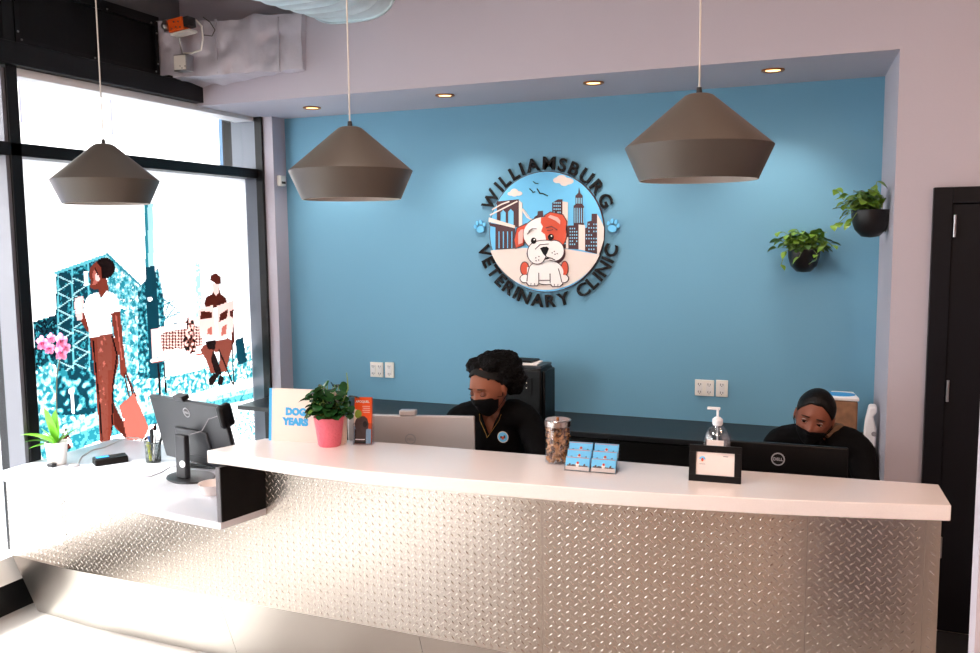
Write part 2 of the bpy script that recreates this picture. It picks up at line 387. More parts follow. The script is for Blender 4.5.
    lawn = inside([(38, 440), (96, 412), (120, 405), (190, 396), (256, 376), (258, 398), (180, 416), (60, 452), (40, 456)]); texture(lawn, ['c', 'lc'], (-.9,), 2, s1+.0*s2)
    put(inside([(160, 402), (256, 377), (256, 386), (160, 410)]), 'w', 2)
    kerb = inside([(40, 450), (100, 424), (160, 412), (256, 392), (256, 397), (165, 420), (100, 440), (44, 464)]); texture(kerb, ['t', 'c'], (-.2,), 2, s1)
    pav = inside([(40, 466), (100, 441), (165, 421), (260, 397), (262, 560), (30, 560)]); texture(pav, ['c', 'lc', 'w'], (-1.7, -1.1), 2, s1)
    put(stroke([(72, 392), (73, 412)], 3) | (np.hypot(px-71.5, py-391) < 3), 'w', 2)
    shd = inside([(240, 412), (252, 408), (256, 440), (236, 440)]); texture(shd, ['pk', 'c', 'w'], (-.6, .6), 2, s1)
    # 3 bench
    put(inside([(152, 330), (205, 318), (207, 350), (154, 358)]), 'w', 3); put(stroke([(153, 358), (152, 330), (205, 318)], 1.5) | stroke([(159, 333), (160, 352), (202, 346)], 1.3), 'pk', 3)
    sl = inside([(160, 333), (202, 325), (203, 345), (162, 351)]); put(sl, 'bd', 3)
    put(sl & ((np.floor((px+py)/3) % 2 == 0) ^ (np.floor((px-py)/3) % 2 == 0)), 'pk', 3)
    put(stroke([(152, 361), (212, 350)], 3.4), 'w', 3); put(stroke([(152, 363), (212, 352)], 1.2), 'rd', 3)
    put(stroke([(158, 364), (160, 396)], 2.2) | stroke([(164, 364), (166, 392)], 1.8), 'hk', 3)
    # 4 cat on the bench
    ct = inside([(185, 350), (183, 340), (187, 330), (186, 322), (188, 316), (190, 321), (192, 318), (195, 324), (194, 332), (196, 342), (196, 352), (190, 354)]); texture(ct, ['hk', 'br', 'pk'], (-.2, .6), 4, s1)
    # 5 seated man with newspaper
    def poly(p, c, k): put(inside(p), c, k)
    poly([(204, 304), (206, 297), (212, 294), (214, 288), (219, 288), (221, 294), (226, 298), (228, 306), (222, 308), (206, 308)], 'bd', 5)
    poly([(213, 284), (219, 283), (219, 292), (216, 296), (213, 292)], 'pk', 5)
    poly([(210, 280), (211, 275), (216, 273), (221, 277), (221, 284), (216, 284)], 'bd', 5)
    poly([(204, 345), (212, 342), (228, 338), (234, 341), (231, 352), (226, 372), (219, 372), (220, 352), (214, 352), (220, 372), (211, 374), (206, 360), (200, 350)], 'br', 5)
    poly([(205, 342), (216, 340), (215, 350), (208, 349)], 'hk', 5); poly([(213, 350), (217, 358), (222, 374), (216, 376), (211, 360)], 'hk', 5)
    poly([(208, 380), (214, 373), (219, 375), (214, 384), (210, 386)], 'hk', 5); poly([(217, 384), (220, 374), (224, 378), (222, 386)], 'hk', 5)
    put(stroke([(219, 350), (233, 384)], 1.6) | stroke([(232, 340), (234, 385)], 1.4), 'hk', 5)
    put(stroke([(232, 322), (233, 342)], 3), 'bd', 5)
    poly([(198, 310), (213, 305), (217, 338), (200, 337)], 'pk', 5); poly([(217, 306), (234, 300), (233, 332), (218, 340)], 'pk', 5)
    poly([(201, 311), (212, 312), (212, 318), (200, 319)], 'bd', 5); poly([(208, 328), (212, 327), (212, 335), (207, 334)], 'rd', 5)
    poly([(220, 314), (228, 309), (227, 318), (219, 322)], 'bd', 5); poly([(222, 327), (227, 324), (226, 334), (221, 336)], 'rd', 5); poly([(230, 311), (234, 309), (233, 318), (230, 316)], 'bd', 5)
    # 6 walking woman
    poly([(90, 336), (112, 333), (118, 345), (119, 362), (115, 378), (113, 398), (116, 412), (131, 432), (128, 441), (113, 425), (110, 442), (100, 442), (98, 415), (96, 385), (92, 352)], 'sk', 6)
    jm = inside([(90, 336), (112, 333), (118, 345), (119, 362), (115, 378), (113, 398), (110, 442), (100, 442), (98, 415), (96, 385), (92, 352)]); put(jm & (px > 97-(py-336)*-.05) & (px < 108+(py < 370)*4) & (s1 > -1.4), 'br', 6); put(jm & (s1 > 1.5) & (px > 99) & (px < 108), 'rd', 6)
    put(stroke([(93, 340), (96, 370), (100, 410), (102, 440)], 1.4), 'hk', 6); put(stroke([(112, 336), (117, 355), (113, 385), (112, 430)], 1.6), 'hk', 6)
    poly([(113, 400), (118, 412), (131, 434), (128, 441), (114, 424)], 'bd', 6)
    poly([(97, 262), (90, 268), (89, 277), (91, 281), (90, 287), (95, 290), (99, 289), (99, 298), (110, 296), (107, 280)], 'sk', 6)
    poly([(95, 268), (92, 275), (94, 280), (92, 285), (97, 284), (99, 276)], 'rd', 6); put(np.hypot((px-98)/3, (py-277)/4) < 1, 'pk', 6)
    put(np.hypot((px-105)/10, (py-268)/10.5) < 1, 'hk', 6); poly([(92, 266), (96, 261), (101, 268), (102, 284), (98, 274), (95, 267)], 'sk', 6)
    poly([(84, 305), (88, 296), (98, 292), (101, 299), (106, 291), (113, 293), (119, 300), (120, 312), (110, 315), (112, 333), (90, 338), (87, 322), (83, 316)], 'w', 6)
    poly([(84, 312), (88, 325), (90, 334), (86, 330), (79, 318)], 'sk', 6)
    poly([(111, 313), (120, 311), (122, 330), (124, 352), (127, 372), (124, 378), (120, 374), (119, 356), (114, 335)], 'sk', 6); put(stroke([(116, 316), (119, 338), (122, 360)], 1.2), 'rd', 6)
    poly([(75, 298), (83, 296), (84, 302), (82, 320), (77, 321), (74, 304)], 'pk', 6); poly([(76, 300), (81, 298), (81, 312), (77, 314)], 'w', 6)
    # 7 handbag and legs below
    put(stroke([(124, 374), (130, 399)], 1.6) | stroke([(126, 372), (133, 395)], 1.8) | stroke([(127, 374), (136, 396)], 1.2), 'bd', 7)
    poly([(119, 406), (134, 393), (149, 428), (144, 439), (127, 441), (123, 420)], 'rd', 7); put(np.hypot(px-123.5, py-420) < 1.2, 'w', 7)
    put(stroke([(136, 392), (143, 412)], 1.4), 'pk', 7)
    for q in range(4):
        texture(inside([[(61, 430), (66, 428), (73, 446), (66, 452), (63, 440)], [(140, 440), (148, 434), (150, 448), (142, 452)], [(150, 428), (156, 424), (157, 430), (152, 432)], [(140, 444), (158, 442), (158, 452), (140, 458)]][q]), ['hk', 'br', 'w'], (-.3, .5), 6, s1)
    t = thing('window_mural', 'printed film on the big window showing a walking woman and a seated newspaper reader', 'window film', (X, 3.94, .32))
    names = ['blank_sky', 'city_buildings', 'park_ground', 'printed_bench', 'printed_cat', 'printed_reader', 'printed_walker', 'printed_handbag']
    for k, nm in enumerate(names):
        ii, jj = np.nonzero(part == k)
        if not len(ii): continue
        vid = {}; vs = []; fs = []
        for i, j in zip(ii, jj):
            f = []
            for a, b in ((i, j), (i+1, j), (i+1, j+1), (i, j+1)):
                if (a, b) not in vid: vid[(a, b)] = len(vs); vs.append((X, y0+a*cs, z0+b*cs))
                f.append(vid[(a, b)])
            fs.append(f)
        me = bpy.data.meshes.new(nm); me.from_pydata(vs, [], fs)
        ca = me.color_attributes.new('print', 'FLOAT_COLOR', 'CORNER')
        cc = np.ones((len(fs)*4, 4)); cc[:, :3] = np.repeat(colr[ii, jj], 4, 0); ca.data.foreach_set('color', cc.ravel())
        link(nm, me, 'film', t, smooth=False)
mural()
# ------------------------------------------------------------------ duct work
t = thing('foil_duct', 'rectangular duct wrapped in crinkled silver foil, high in the window corner', 'duct', (-3.25, 4.2, 2.73))
bm = bmesh.new(); bmesh.ops.create_grid(bm, x_segments=2, y_segments=2, size=1)
bm.clear()
pts = [(-3.72, 4.02), (-2.845, 4.27), (-2.845, 4.299), (-3.72, 4.299)]
mbx = MB(); N = 60; prof = []
ring = [((4.02, 4.27), 2.725, 2.75), ((4.02, 4.27), 3.03, 3.052)]
vs = []; fs = []; K = 26
for i in range(N+1):
    s_ = i/N; x = -3.72+s_*.875; yn = 4.02+.25*s_; zb = 2.722+.03*s_; zt = 3.03+.022*s_
    cross = [(4.299, zb-.03*(1-s_))]+[(4.299+(yn-4.299)*q/8, zb-.03*(1-s_)*(1-q/8)) for q in range(1, 9)]+[(yn, zb+(zt-zb)*q/12) for q in range(1, 13)]+[(yn+(4.299-yn)*q/5, zt) for q in range(1, 6)]
    K = len(cross)
    for (yy, zz) in cross: vs.append((x, yy, zz))
for i in range(N):
    for k in range(K-1): fs.append((i*K+k, i*K+k+1, (i+1)*K+k+1, (i+1)*K+k))
fs.append(tuple(range(K))); fs.append(tuple(N*K+k for k in range(K-1, -1, -1)))
m_ = MB().add(vs, fs).build('foil_wrap', 'foil', t, angle=50)
disp(m_.data, .022, 7, 3); disp(m_.data, .012, 15, 8)
for xs in (-3.33, -2.98):
    ys = 4.02+.25*(xs+3.72)/.875
    MB().box(xs, xs+.012, ys-.006, ys+.004, 2.74, 3.04).build('tape_seam', 'foil', t)
ac = thing('duct_actuator', 'orange damper motor with wires clamped to the foil duct', 'actuator', tuple(PY(178, 30, 4.0)))
c = PY(180, 25.5, 4.0)
T = Matrix.Translation(c) @ Matrix.Rotation(math.radians(-6), 4, 'Y')
MB().box(-.056, .048, -.035, .035, -.036, .036, T).build('motor_case', 'orange_plastic', ac, bevel=.005)
for (a, b) in ((-.03, -.02), (-.01, .015), (.02, .01), (.0, -.015), (.028, -.022)):
    MB().lathe([(0, .003), (.004, .002), (.005, 0)], T @ Vector((a, -.036, b)), 8, T=Matrix.Rotation(PI/2, 4, 'X')).build('screw', 'steel_dark', ac)
MB().box(-.078, -.052, -.045, .03, -.03, .034, T).ball(T @ Vector((-.065, -.05, 0)), .02, 12).build('shaft_clamp', 'stainless', ac)
MB().box(.05, .085, -.03, .03, -.022, .03, T).build('terminal_block', 'steel_dark', ac)
MB().box(-.05, .085, -.03, .035, -.052, -.04, T).build('bracket', 'plate_white', ac)
MB().tube([PY(196, 20, 4.0), PY(201.5, 26, 3.98), PY(203, 38, 3.99), PY(201, 50, 4.0), PY(192, 53, 4.02), PY(183, 53, 4.03)], .005).build('conduit', 'plate_white', ac)
MB().tube([PY(203, 17, 4.05), PY(210, 22, 4.05), PY(215, 30, 4.06), PY(212, 36, 4.06), PY(204, 35, 4.05)], .0028).build('wire', 'slot_dark', ac)
MB().tube([PY(179, 37, 4.0), PY(181, 46, 4.02), PY(183, 55, 4.03)], .006).build('conduit', 'stainless', ac)
jb = thing('junction_box', 'small square electrical box with a round-holed cover on the foil duct', 'electrical box', tuple(PY(184, 71, 4.02)))
a = PY(177, 56, 4.03); b = PY(190.5, 71, 4.03)
MB().box(a.x, b.x, 4.0, 4.06, b.z, a.z).build('box_body', 'stainless', jb, bevel=.002)
MB().box(a.x+.006, b.x-.006, 3.996, 4.0, b.z+.006, a.z-.006).build('cover', 'plate_white', jb)
for q in ((180, 66), (182, 68), (185, 66)): MB().ball(PY(*q, 3.996), .003, 8).build('hole', 'slot_dark', jb)
t = thing('spiral_duct', 'pale ribbed oval air duct hanging from the ceiling, ending at the header wall', 'duct', (-2.5, 3.5, 3.0))
n = 64; vs = []; L = 60; hw, hh_ = .27, .21; ax0 = Vector((-2.535, 4.285, 2.995+.21)); axd = Vector((-.187, -.982, 0)); sd = Vector((1, 0, 0))
def oval(a, k=1.0): c_, s_ = math.cos(a), math.sin(a); return (math.copysign(abs(c_)**.62, c_)*(hw+k), math.copysign(abs(s_)**.62, s_)*(hh_+k))
for i in range(L+1):
    for k in range(n):
        ox, oz = oval(2*PI*k/n, .007 if i % 5 == 0 else 0); vs.append(ax0+axd*(1.24*i/L)+Vector((ox, 0, oz)))
MB().add(vs, [(i*n+k, i*n+(k+1) % n, (i+1)*n+(k+1) % n, (i+1)*n+k) for i in range(L) for k in range(n)]).build('duct_tube', 'galvanised', t)
vs = []
for (k_, dy) in ((.001, 0), (.016, 0), (.016, .014), (.001, .014)):
    for k in range(n): ox, oz = oval(2*PI*k/n, k_); vs.append(Vector((ax0.x+ox, ax0.y+dy, ax0.z+oz)))
MB().add(vs, [(i*n+k, i*n+(k+1) % n, ((i+1) % 4)*n+(k+1) % n, ((i+1) % 4)*n+k) for i in range(4) for k in range(n)]).build('collar', 'galvanised', t)
cxx, cz, R_ = -2.7, ax0.z, .2
for yh in (3.3, 3.9): MB().tube([(cxx, yh, cz+R_), (cxx, yh, CEIL)], .006).build('hanger_rod', 'stainless', t)
# ------------------------------------------------------------------ recessed downlights
dl_lab = ['small bronze recessed downlight in the soffit, left end near the window', 'small bronze recessed downlight in the soffit between the left two pendants, second from left',
          'small bronze recessed downlight in the soffit above the clinic sign', 'small bronze recessed downlight in the soffit, right end beside the largest pendant']
DL = []
for q, lab in zip(((312, 107.5), (445, 95), (593.5, 82.5), (773, 69.8)), dl_lab):
    p = PZ(*q, 2.6); DL.append(p)
    t = thing('recessed_downlight', lab, 'ceiling light', tuple(p), 'soffit downlights')
    MB().lathe([(.034, 0), (.055, 0), (.055, -.006), (.05, -.008), (.036, -.004)], p, 32).build('trim_ring', 'bronze', t)
    MB().lathe([(0, -.002), (.036, -.002), (.036, -.0035), (0, -.0035)], p, 24).build('lens', 'lamp_lens', t)
# ------------------------------------------------------------------ pendants
def pend(c, lab):
    t = thing('pendant_lamp', lab, 'pendant lamp', c, 'matte grey pendant lamps over the reception counter')
    r = .21; c = Vector(c)
    out = [(.0, .147), (.030, .146), (.040, .142), (r-.002, .0), (r, -.002), (r-.001, -.006), (r-.042, -.098)]
    inn = [(r-.047, -.098), (r-.012, -.006), (.045, .130), (0, .132)]
    MB().lathe(out, c, 64).build('lamp_shade', 'pendant_grey', t, angle=20)
    MB().lathe([(r-.042, -.098)]+inn, c, 64).build('shade_lining', 'pendant_inside', t, angle=20)
    MB().lathe([(0, .165), (.007, .165), (.009, .147), (0, .146)], c, 16).build('cord_grip', 'pen_black', t)
    MB().tube([c+Vector((0, 0, .16)), (c.x, c.y, CEIL-.02)], .0028, 8).build('cord', 'cord_grey', t)
    MB().lathe([(0, CEIL-.03), (.05, CEIL-.03), (.055, CEIL), (0, CEIL)], (c.x, c.y, 0), 24).build('ceiling_rose', 'pendant_grey', t)
    MB().lathe([(0, .12), (.02, .12), (.02, .07), (.0, .07)], c, 16).build('socket', 'pump_white', t)
    MB().ball(c+Vector((0, 0, .035)), .032, 16).build('bulb', 'logo_white', t)
def pc(px, py, d):
    r = ray(px, py); return tuple(Vector((0, 0, H))+r.normalized()*d)
pend(pc(105.5, 180, 3.98), 'grey cone pendant lamp hanging in front of the mural window')
pend(pc(351, 170.5, 3.06), 'grey cone pendant lamp hanging left of the clinic sign')
pend(pc(698.5, 146, 2.63), 'largest-looking grey cone pendant lamp hanging right of the clinic sign')
# ------------------------------------------------------------------ round clinic sign
SG = thing('wall_sign', 'round wall sign with a bulldog puppy and skyline, ringed by black letters', 'sign', (-1.645, 4.99, 1.826))
SCn = Vector((-1.645, 0, 1.826))
def A(x, y, Y): return PY(480+x/7, 160+y/7, Y)
def flat(name, polys, layer, m, parent, th=.0025, bev=0):
    Y = 4.974-layer*.0016; mb = MB()
    for ip, poly in enumerate(polys):
        pp = [A(x, y, Y) for x, y in poly]; mb.prism([(p.x, p.z) for p in pp], 0, 1, Matrix(((1, 0, 0, 0), (0, 0, -th-.0012*ip/len(polys), Y+th), (0, 1, 0, 0), (0, 0, 0, 1))))
    return mb.build(name, m, parent, smooth=False)
def ell(cx_, cy_, rx, ry, n=28, a0=0, a1=2*PI, rot=0):
    o = []
    for k in range(n):
        a = a0+(a1-a0)*k/(n if a1-a0 > 6.28 else n-1); x, y = rx*math.cos(a), ry*math.sin(a)
        o.append((cx_+x*math.cos(rot)-y*math.sin(rot), cy_+x*math.sin(rot)+y*math.cos(rot)))
    return o
def ln(pts, w):
    o = []
    for (x1, y1), (x2, y2) in zip(pts[:-1], pts[1:]):
        d = math.hypot(x2-x1, y2-y1); nx, ny = -(y2-y1)/d*w/2, (x2-x1)/d*w/2
        o.append([(x1+nx, y1+ny), (x2+nx, y2+ny), (x2-nx, y2-ny), (x1-nx, y1-ny)])
    return o
MB().lathe([(0, 0), (.360, 0), (.360, .022), (0, .022)], (SCn.x, 4.998, SCn.z), 96, T=Matrix.Rotation(PI/2, 4, 'X')).build('disc_rim', 'logo_brown', SG, smooth=True)
MB().lathe([(0, 0), (.356, 0), (.356, .0235), (0, .0235)], (SCn.x, 4.998, SCn.z), 96, T=Matrix.Rotation(PI/2, 4, 'X')).build('sky_disc', 'logo_sky', SG)
cA = (461, 497); RA = 412
def circ_clip(poly): return [(cA[0]+(x-cA[0])*min(1, RA/max(1e-6, math.hypot(x-cA[0], y-cA[1]))), cA[1]+(y-cA[1])*min(1, RA/max(1e-6, math.hypot(x-cA[0], y-cA[1])))) for x, y in poly]
g = [(75, 632), (300, 615), (600, 622), (835, 662)]+[(cA[0]+RA*math.cos(a), cA[1]+RA*math.sin(a)) for a in np.linspace(math.radians(24), math.radians(160), 40)]
flat('ground', [circ_clip(g)], 1, 'logo_cream', SG)
flat('cloud', [ell(240, 228, 28, 28), ell(215, 236, 22, 14), ell(268, 234, 28, 16)], 1, 'logo_cream', SG)
flat('cloud', [ell(570, 135, 38, 30), ell(610, 148, 45, 24), ell(540, 142, 28, 20), ell(590, 160, 30, 22)], 1, 'logo_cream', SG)
flat('bird', ln([(345, 200), (362, 215), (370, 228), (385, 222)], 6), 1, 'ink', SG)
flat('bird', ln([(398, 200), (420, 235), (440, 235), (475, 252)], 8), 1, 'ink', SG)
flat('bird', ln([(370, 150), (388, 163), (408, 165)], 5), 1, 'ink', SG)
bt = [[(118, 290), (270, 275), (272, 470), (235, 470), (235, 362), (215, 342), (195, 362), (195, 455), (180, 450), (180, 368), (162, 348), (142, 368), (142, 440), (118, 430)]]
flat('bridge_tower', bt+[[(62, 440), (245, 470), (245, 619), (108, 628), (108, 470), (70, 462)]], 2, 'logo_brown', SG)
flat('bridge_stone', [[(272, 282), (295, 300), (295, 470), (272, 470)]]+[[(62, 402), (245, 458), (245, 478), (60, 432)]]+ln([(84, 348), (150, 310), (205, 290)], 9)+ln([(70, 385), (180, 330), (262, 288)], 9)+ln([(284, 330), (330, 400), (400, 440)], 9)+ln([(300, 340), (345, 400)], 5), 3, 'logo_cream', SG)
flat('cable_bars', [[(130+30*k, 500), (136+30*k, 500), (136+30*k, 618), (130+30*k, 618)] for k in range(4)], 3, 'logo_sky', SG)
flat('skyline', [[(375, 430), (380, 400), (402, 385), (405, 358), (440, 355), (442, 470), (375, 470)], [(505, 300), (545, 275), (577, 275), (577, 615), (505, 615)],
                 [(693, 190), (700, 230), (718, 250), (718, 310), (727, 325), (727, 465), (655, 465), (655, 320), (668, 310), (668, 250), (688, 230)], [(600, 470), (625, 458), (690, 458), (690, 625), (600, 622)],
                 [(735, 478), (750, 472), (752, 432), (780, 425), (782, 376), (820, 376), (820, 658), (735, 638)], [(575, 470), (602, 470), (602, 618), (575, 616)]], 2, 'logo_brown', SG)
flat('skyline_side', [[(577, 290), (615, 295), (615, 455), (602, 470), (577, 470)], [(690, 452), (735, 456), (735, 634), (690, 626)], [(820, 380), (845, 420), (868, 470), (866, 560), (848, 620), (832, 661), (820, 658)], [(602, 540), (618, 540), (618, 620), (602, 620)]], 3, 'logo_cream', SG)
wn = []
for (x0, x1, y0_, y1_, dx, dy) in ((515, 572, 295, 420, 14, 22), (628, 686, 475, 600, 15, 22), (742, 815, 445, 640, 17, 25), (580, 600, 480, 600, 12, 20)):
    y = y0_
    while y < y1_:
        x = x0
        while x < x1-4:
            if random.random() < .72: wn.append([(x, y), (x+7, y), (x+7, y+10), (x, y+10)])
            x += dx
        y += dy
wn += [[(672+12*k, 265), (677+12*k, 265), (677+12*k, 305), (672+12*k, 305)] for k in range(4)]+[[(662+15*k, 335), (667+15*k, 335), (667+15*k, 440), (662+15*k, 440)] for k in range(5)]
flat('window_pattern', wn, 4, 'logo_glass', SG)
# bulldog
flat('dog_outline', [ell(454, 520, 158, 128), ell(462, 655, 136, 92), ell(460, 785, 130, 90), ell(315, 830, 38, 32), ell(585, 830, 38, 32), ell(312, 760, 32, 50), ell(592, 760, 28, 55),
     [(322, 745), (418, 745), (416, 868), (400, 884), (340, 884), (322, 862)], [(486, 745), (576, 745), (582, 872), (560, 890), (505, 890), (486, 868)],
     [(445, 388), (492, 360), (582, 380), (612, 430), (606, 492), (560, 470), (500, 430)], [(326, 440), (256, 474), (234, 560), (246, 622), (306, 600), (330, 520)]], 4, 'logo_brown', SG)
flat('dog_haunch', [ell(312, 760, 26, 44), ell(592, 760, 22, 49)], 5, 'logo_red', SG)
flat('dog_ear', [[(330, 448), (262, 478), (241, 560), (252, 614), (300, 594), (322, 520)]], 5, 'logo_red', SG)
flat('dog_body', [ell(460, 785, 124, 84), ell(315, 830, 32, 26), ell(585, 830, 32, 26), [(330, 750), (410, 750), (410, 864), (396, 877), (344, 877), (329, 858)], [(493, 750), (568, 750), (575, 866), (556, 883), (509, 883), (493, 862)]], 6, 'logo_white', SG)
flat('dog_leg_line', ln([(328, 850), (334, 790), (345, 750)], 6)+ln([(411, 865), (411, 790)], 6)+ln([(491, 860), (490, 795)], 6)+ln([(572, 855), (560, 800), (548, 760)], 6)+ln([(415, 842), (488, 842)], 6)+ln([(355, 876), (358, 862)], 4)+ln([(380, 877), (382, 862)], 4)+ln([(520, 882), (521, 868)], 4)+ln([(545, 882), (546, 868)], 4), 7, 'logo_brown', SG)
flat('dog_head', [ell(454, 520, 151, 121)], 7, 'logo_white', SG)
flat('dog_patch', [[(428, 402), (470, 398), (530, 408), (580, 445), (604, 500), (600, 560), (575, 600), (500, 590), (462, 560), (455, 520), (428, 500), (440, 465), (425, 440)]], 8, 'logo_red', SG)
flat('dog_ear', [[(450, 392), (492, 366), (578, 385), (605, 432), (600, 482), (580, 470), (560, 430), (500, 420)]], 9, 'logo_red', SG)
flat('ear_inside', [[(475, 400), (492, 385), (545, 402), (562, 425), (560, 450), (530, 425)], [(268, 510), (285, 488), (304, 484), (298, 580), (268, 592)]], 10, 'logo_pink', SG)
flat('muzzle_edge', [ell(400, 650, 72, 82), ell(520, 635, 72, 76), ell(455, 610, 112, 52)], 9, 'logo_brown', SG)
flat('dog_muzzle', [ell(400, 650, 66, 76), ell(520, 635, 66, 70), ell(455, 610, 106, 46), ell(460, 650, 60, 55)], 10, 'logo_white', SG)
flat('dog_mouth', ln([(458, 650), (462, 678), (440, 715)], 6)+ln([(462, 678), (500, 688), (525, 700)], 6)+[[(450, 690), (475, 682), (488, 690), (450, 700)]], 11, 'ink', SG)
flat('dog_nose', [[(420, 618), (440, 608), (468, 606), (482, 620), (468, 655), (456, 672), (440, 655)]], 12, 'ink', SG)
flat('dog_eye', [ell(375, 565, 19, 22), ell(495, 540, 20, 22)], 12, 'ink', SG); flat('eye_glint', [ell(380, 557, 5, 5), ell(500, 532, 5, 5)], 13, 'logo_white', SG)
flat('dog_wrinkle', ln([(340, 500), (365, 480), (395, 482)], 5)+ln([(330, 520), (350, 495)], 5)+ln([(460, 475), (500, 465), (540, 490)], 5)+ln([(470, 495), (510, 488)], 4)+ln([(385, 625), (420, 592), (480, 588)], 5)+[ell(x, y, 4, 4, 8) for x, y in ((390, 685), (410, 700), (392, 705), (412, 675), (505, 650), (525, 660), (520, 640), (540, 655))], 12, 'logo_brown', SG)
# ring letters
def ring(word, mid, span, top):
    me_s = []
    for ch in word:
        if ch == ' ': me_s.append((None, .3)); continue
        cu = bpy.data.curves.new('l', 'FONT'); cu.body = ch; cu.size = 1; cu.offset = .022; cu.extrude = .08
        o = bpy.data.objects.new('l', cu); COL.objects.link(o); me = evalmesh(o); bpy.data.objects.remove(o)
        xs = [v.co.x for v in me.vertices]; me_s.append((me, max(xs)-min(xs), min(xs)))
    gap = .17; tot = sum(m[1] for m in me_s)+gap*(len(me_s)-1); pos = 0
    capH = .74
    for m in me_s:
        w_ = m[1]; ang = mid+(((pos+w_/2)/tot)-.5)*span*(1 if top else 1); pos += w_+gap
        if m[0] is None: continue
        sc = .078/capH; r_b = .371 if top else .449
        Ml = Matrix.Translation((-m[2]-w_/2, 0, 0)); S_ = Matrix.Diagonal((sc*1.06, sc, sc*.75, 1))
        if top: Rm = Matrix.Rotation(ang, 4, 'Y') @ Matrix.Translation((0, 0, r_b))
        else: Rm = Matrix.Rotation(-ang, 4, 'Y') @ Matrix.Translation((0, 0, -r_b))
        m[0].transform(Matrix.Translation((SCn.x, 4.985, SCn.z)) @ Rm @ RX90 @ S_ @ Ml); link('letter', m[0], 'ink', SG, smooth=False)
ring('WILLIAMSBURG', 0, math.radians(139), True)
ring('VETERINARY CLINIC', 0, math.radians(158), False)
for (x, y, lab) in ((480.5, 227.5, 0), (613, 226.5, 1)):
    c = PY(x, y, 4.985); T = Matrix.Translation(c) @ Matrix.Rotation(math.radians(-12 if lab == 0 else 14), 4, 'Y')
    mb = MB(); RT = T.to_3x3().to_4x4() @ RX90
    for (dx, dz, rx, rz) in ((0, -.012, .026, .020), (-.030, .012, .009, .013), (-.012, .030, .009, .014), (.012, .030, .009, .014), (.030, .012, .009, .013)):
        mb.lathe([(0, 0), (1, 0), (1, .01), (0, .01)], T @ Vector((dx, 0, dz)), 20, T=T.to_3x3().to_4x4() @ Matrix.Diagonal((rx, 1, rz, 1)) @ RX90)
    mb.build('paw_print', 'logo_sky', SG)
# ------------------------------------------------------------------ outlets on blue wall
def outlet(x0, y0, x1, y1, gangs, lab, kind):
    a = PY(x0, y0, 4.99); b = PY(x1, y1, 4.99); t = thing('wall_outlet' if kind == 0 else 'light_switch', lab, 'outlet' if kind == 0 else 'switch', (a.x, 4.995, b.z))
    MB().box(a.x, b.x, 4.99, 5.0, b.z, a.z).build('cover_plate', 'plate_white', t, bevel=.002)
    w_ = (b.x-a.x)/gangs
    for g_ in range(gangs):
        cx_ = a.x+w_*(g_+.5)
        MB().box(cx_-.016, cx_+.016, 4.987, 4.99, b.z+.018, a.z-.018).build('insert', 'white_trim', t)
        for dz in (.26, .74):
            z = b.z+(a.z-b.z)*dz
            MB().box(cx_-.008, cx_-.005, 4.986, 4.987, z-.006, z+.006).box(cx_+.005, cx_+.008, 4.986, 4.987, z-.005, z+.005).box(cx_-.002, cx_+.002, 4.986, 4.987, z-.012, z-.008).build('slots', 'slot_dark', t)
outlet(370, 362, 383, 377.5, 2, 'white double-width wall plate left of a narrow one, above the plant and leaflets', 0)
outlet(384.8, 362.3, 393.8, 378, 1, 'narrow white outlet plate beside the wider plate left of the seated woman with big hair', 0)
outlet(695, 379.5, 713.8, 396.5, 2, 'white double-width outlet plate behind the sanitizer bottle', 0)
outlet(716, 380, 727.6, 397.3, 1, 'narrow white outlet plate just right of the sanitizer pump', 0)
a = PY(282.5, 177, 4.985); t = thing('wall_sensor', 'small white box sensor high on the white corner column, left of the middle pendant', 'sensor', (-3.47, 4.9, 2.15))
MB().box(-3.487, -3.455, 4.89, 4.95, 2.15, 2.22).build('sensor_case', 'plate_white', t, bevel=.006)
MB().box(-3.455, -3.452, 4.90, 4.94, 2.165, 2.18).build('sensor_slot', 'slot_dark', t)
# ------------------------------------------------------------------ reception counter
PLX = np.array([-3.62, -3.2, -2.4, -2.1, -1.7, -1.3, -1.0, -.6, -.2, .1, .31]); PLY = np.array([2.845, 2.80, 2.785, 2.782, 2.778, 2.768, 2.765, 2.78, 2.815, 2.85, 2.885])
def ply(x): return float(np.interp(x, PLX, PLY))
RC = thing('reception_counter', 'long reception counter clad in diamond tread steel with a smooth steel kick band', 'counter', (-1.7, 2.9, 0))
def band(x0, x1, z0, z1, dy0=0, dy1=0, n=24):
    vs = []; 
    for i in range(n+1):
        x = x0+(x1-x0)*i/n; vs += [(x, ply(x)+dy0, z0), (x, ply(x)+dy1, z1), (x, ply(x)+dy0+.012, z0), (x, ply(x)+dy1+.012, z1)]
    fs = []
    for i in range(n):
        a = i*4; b = a+4; fs += [(a, b, b+1, a+1), (a+2, a+3, b+3, b+2), (a+1, b+1, b+3, a+3), (a, a+2, b+2, b)]
    fs += [(0, 1, 3, 2), (n*4, n*4+2, n*4+3, n*4+1)]
    return vs, fs
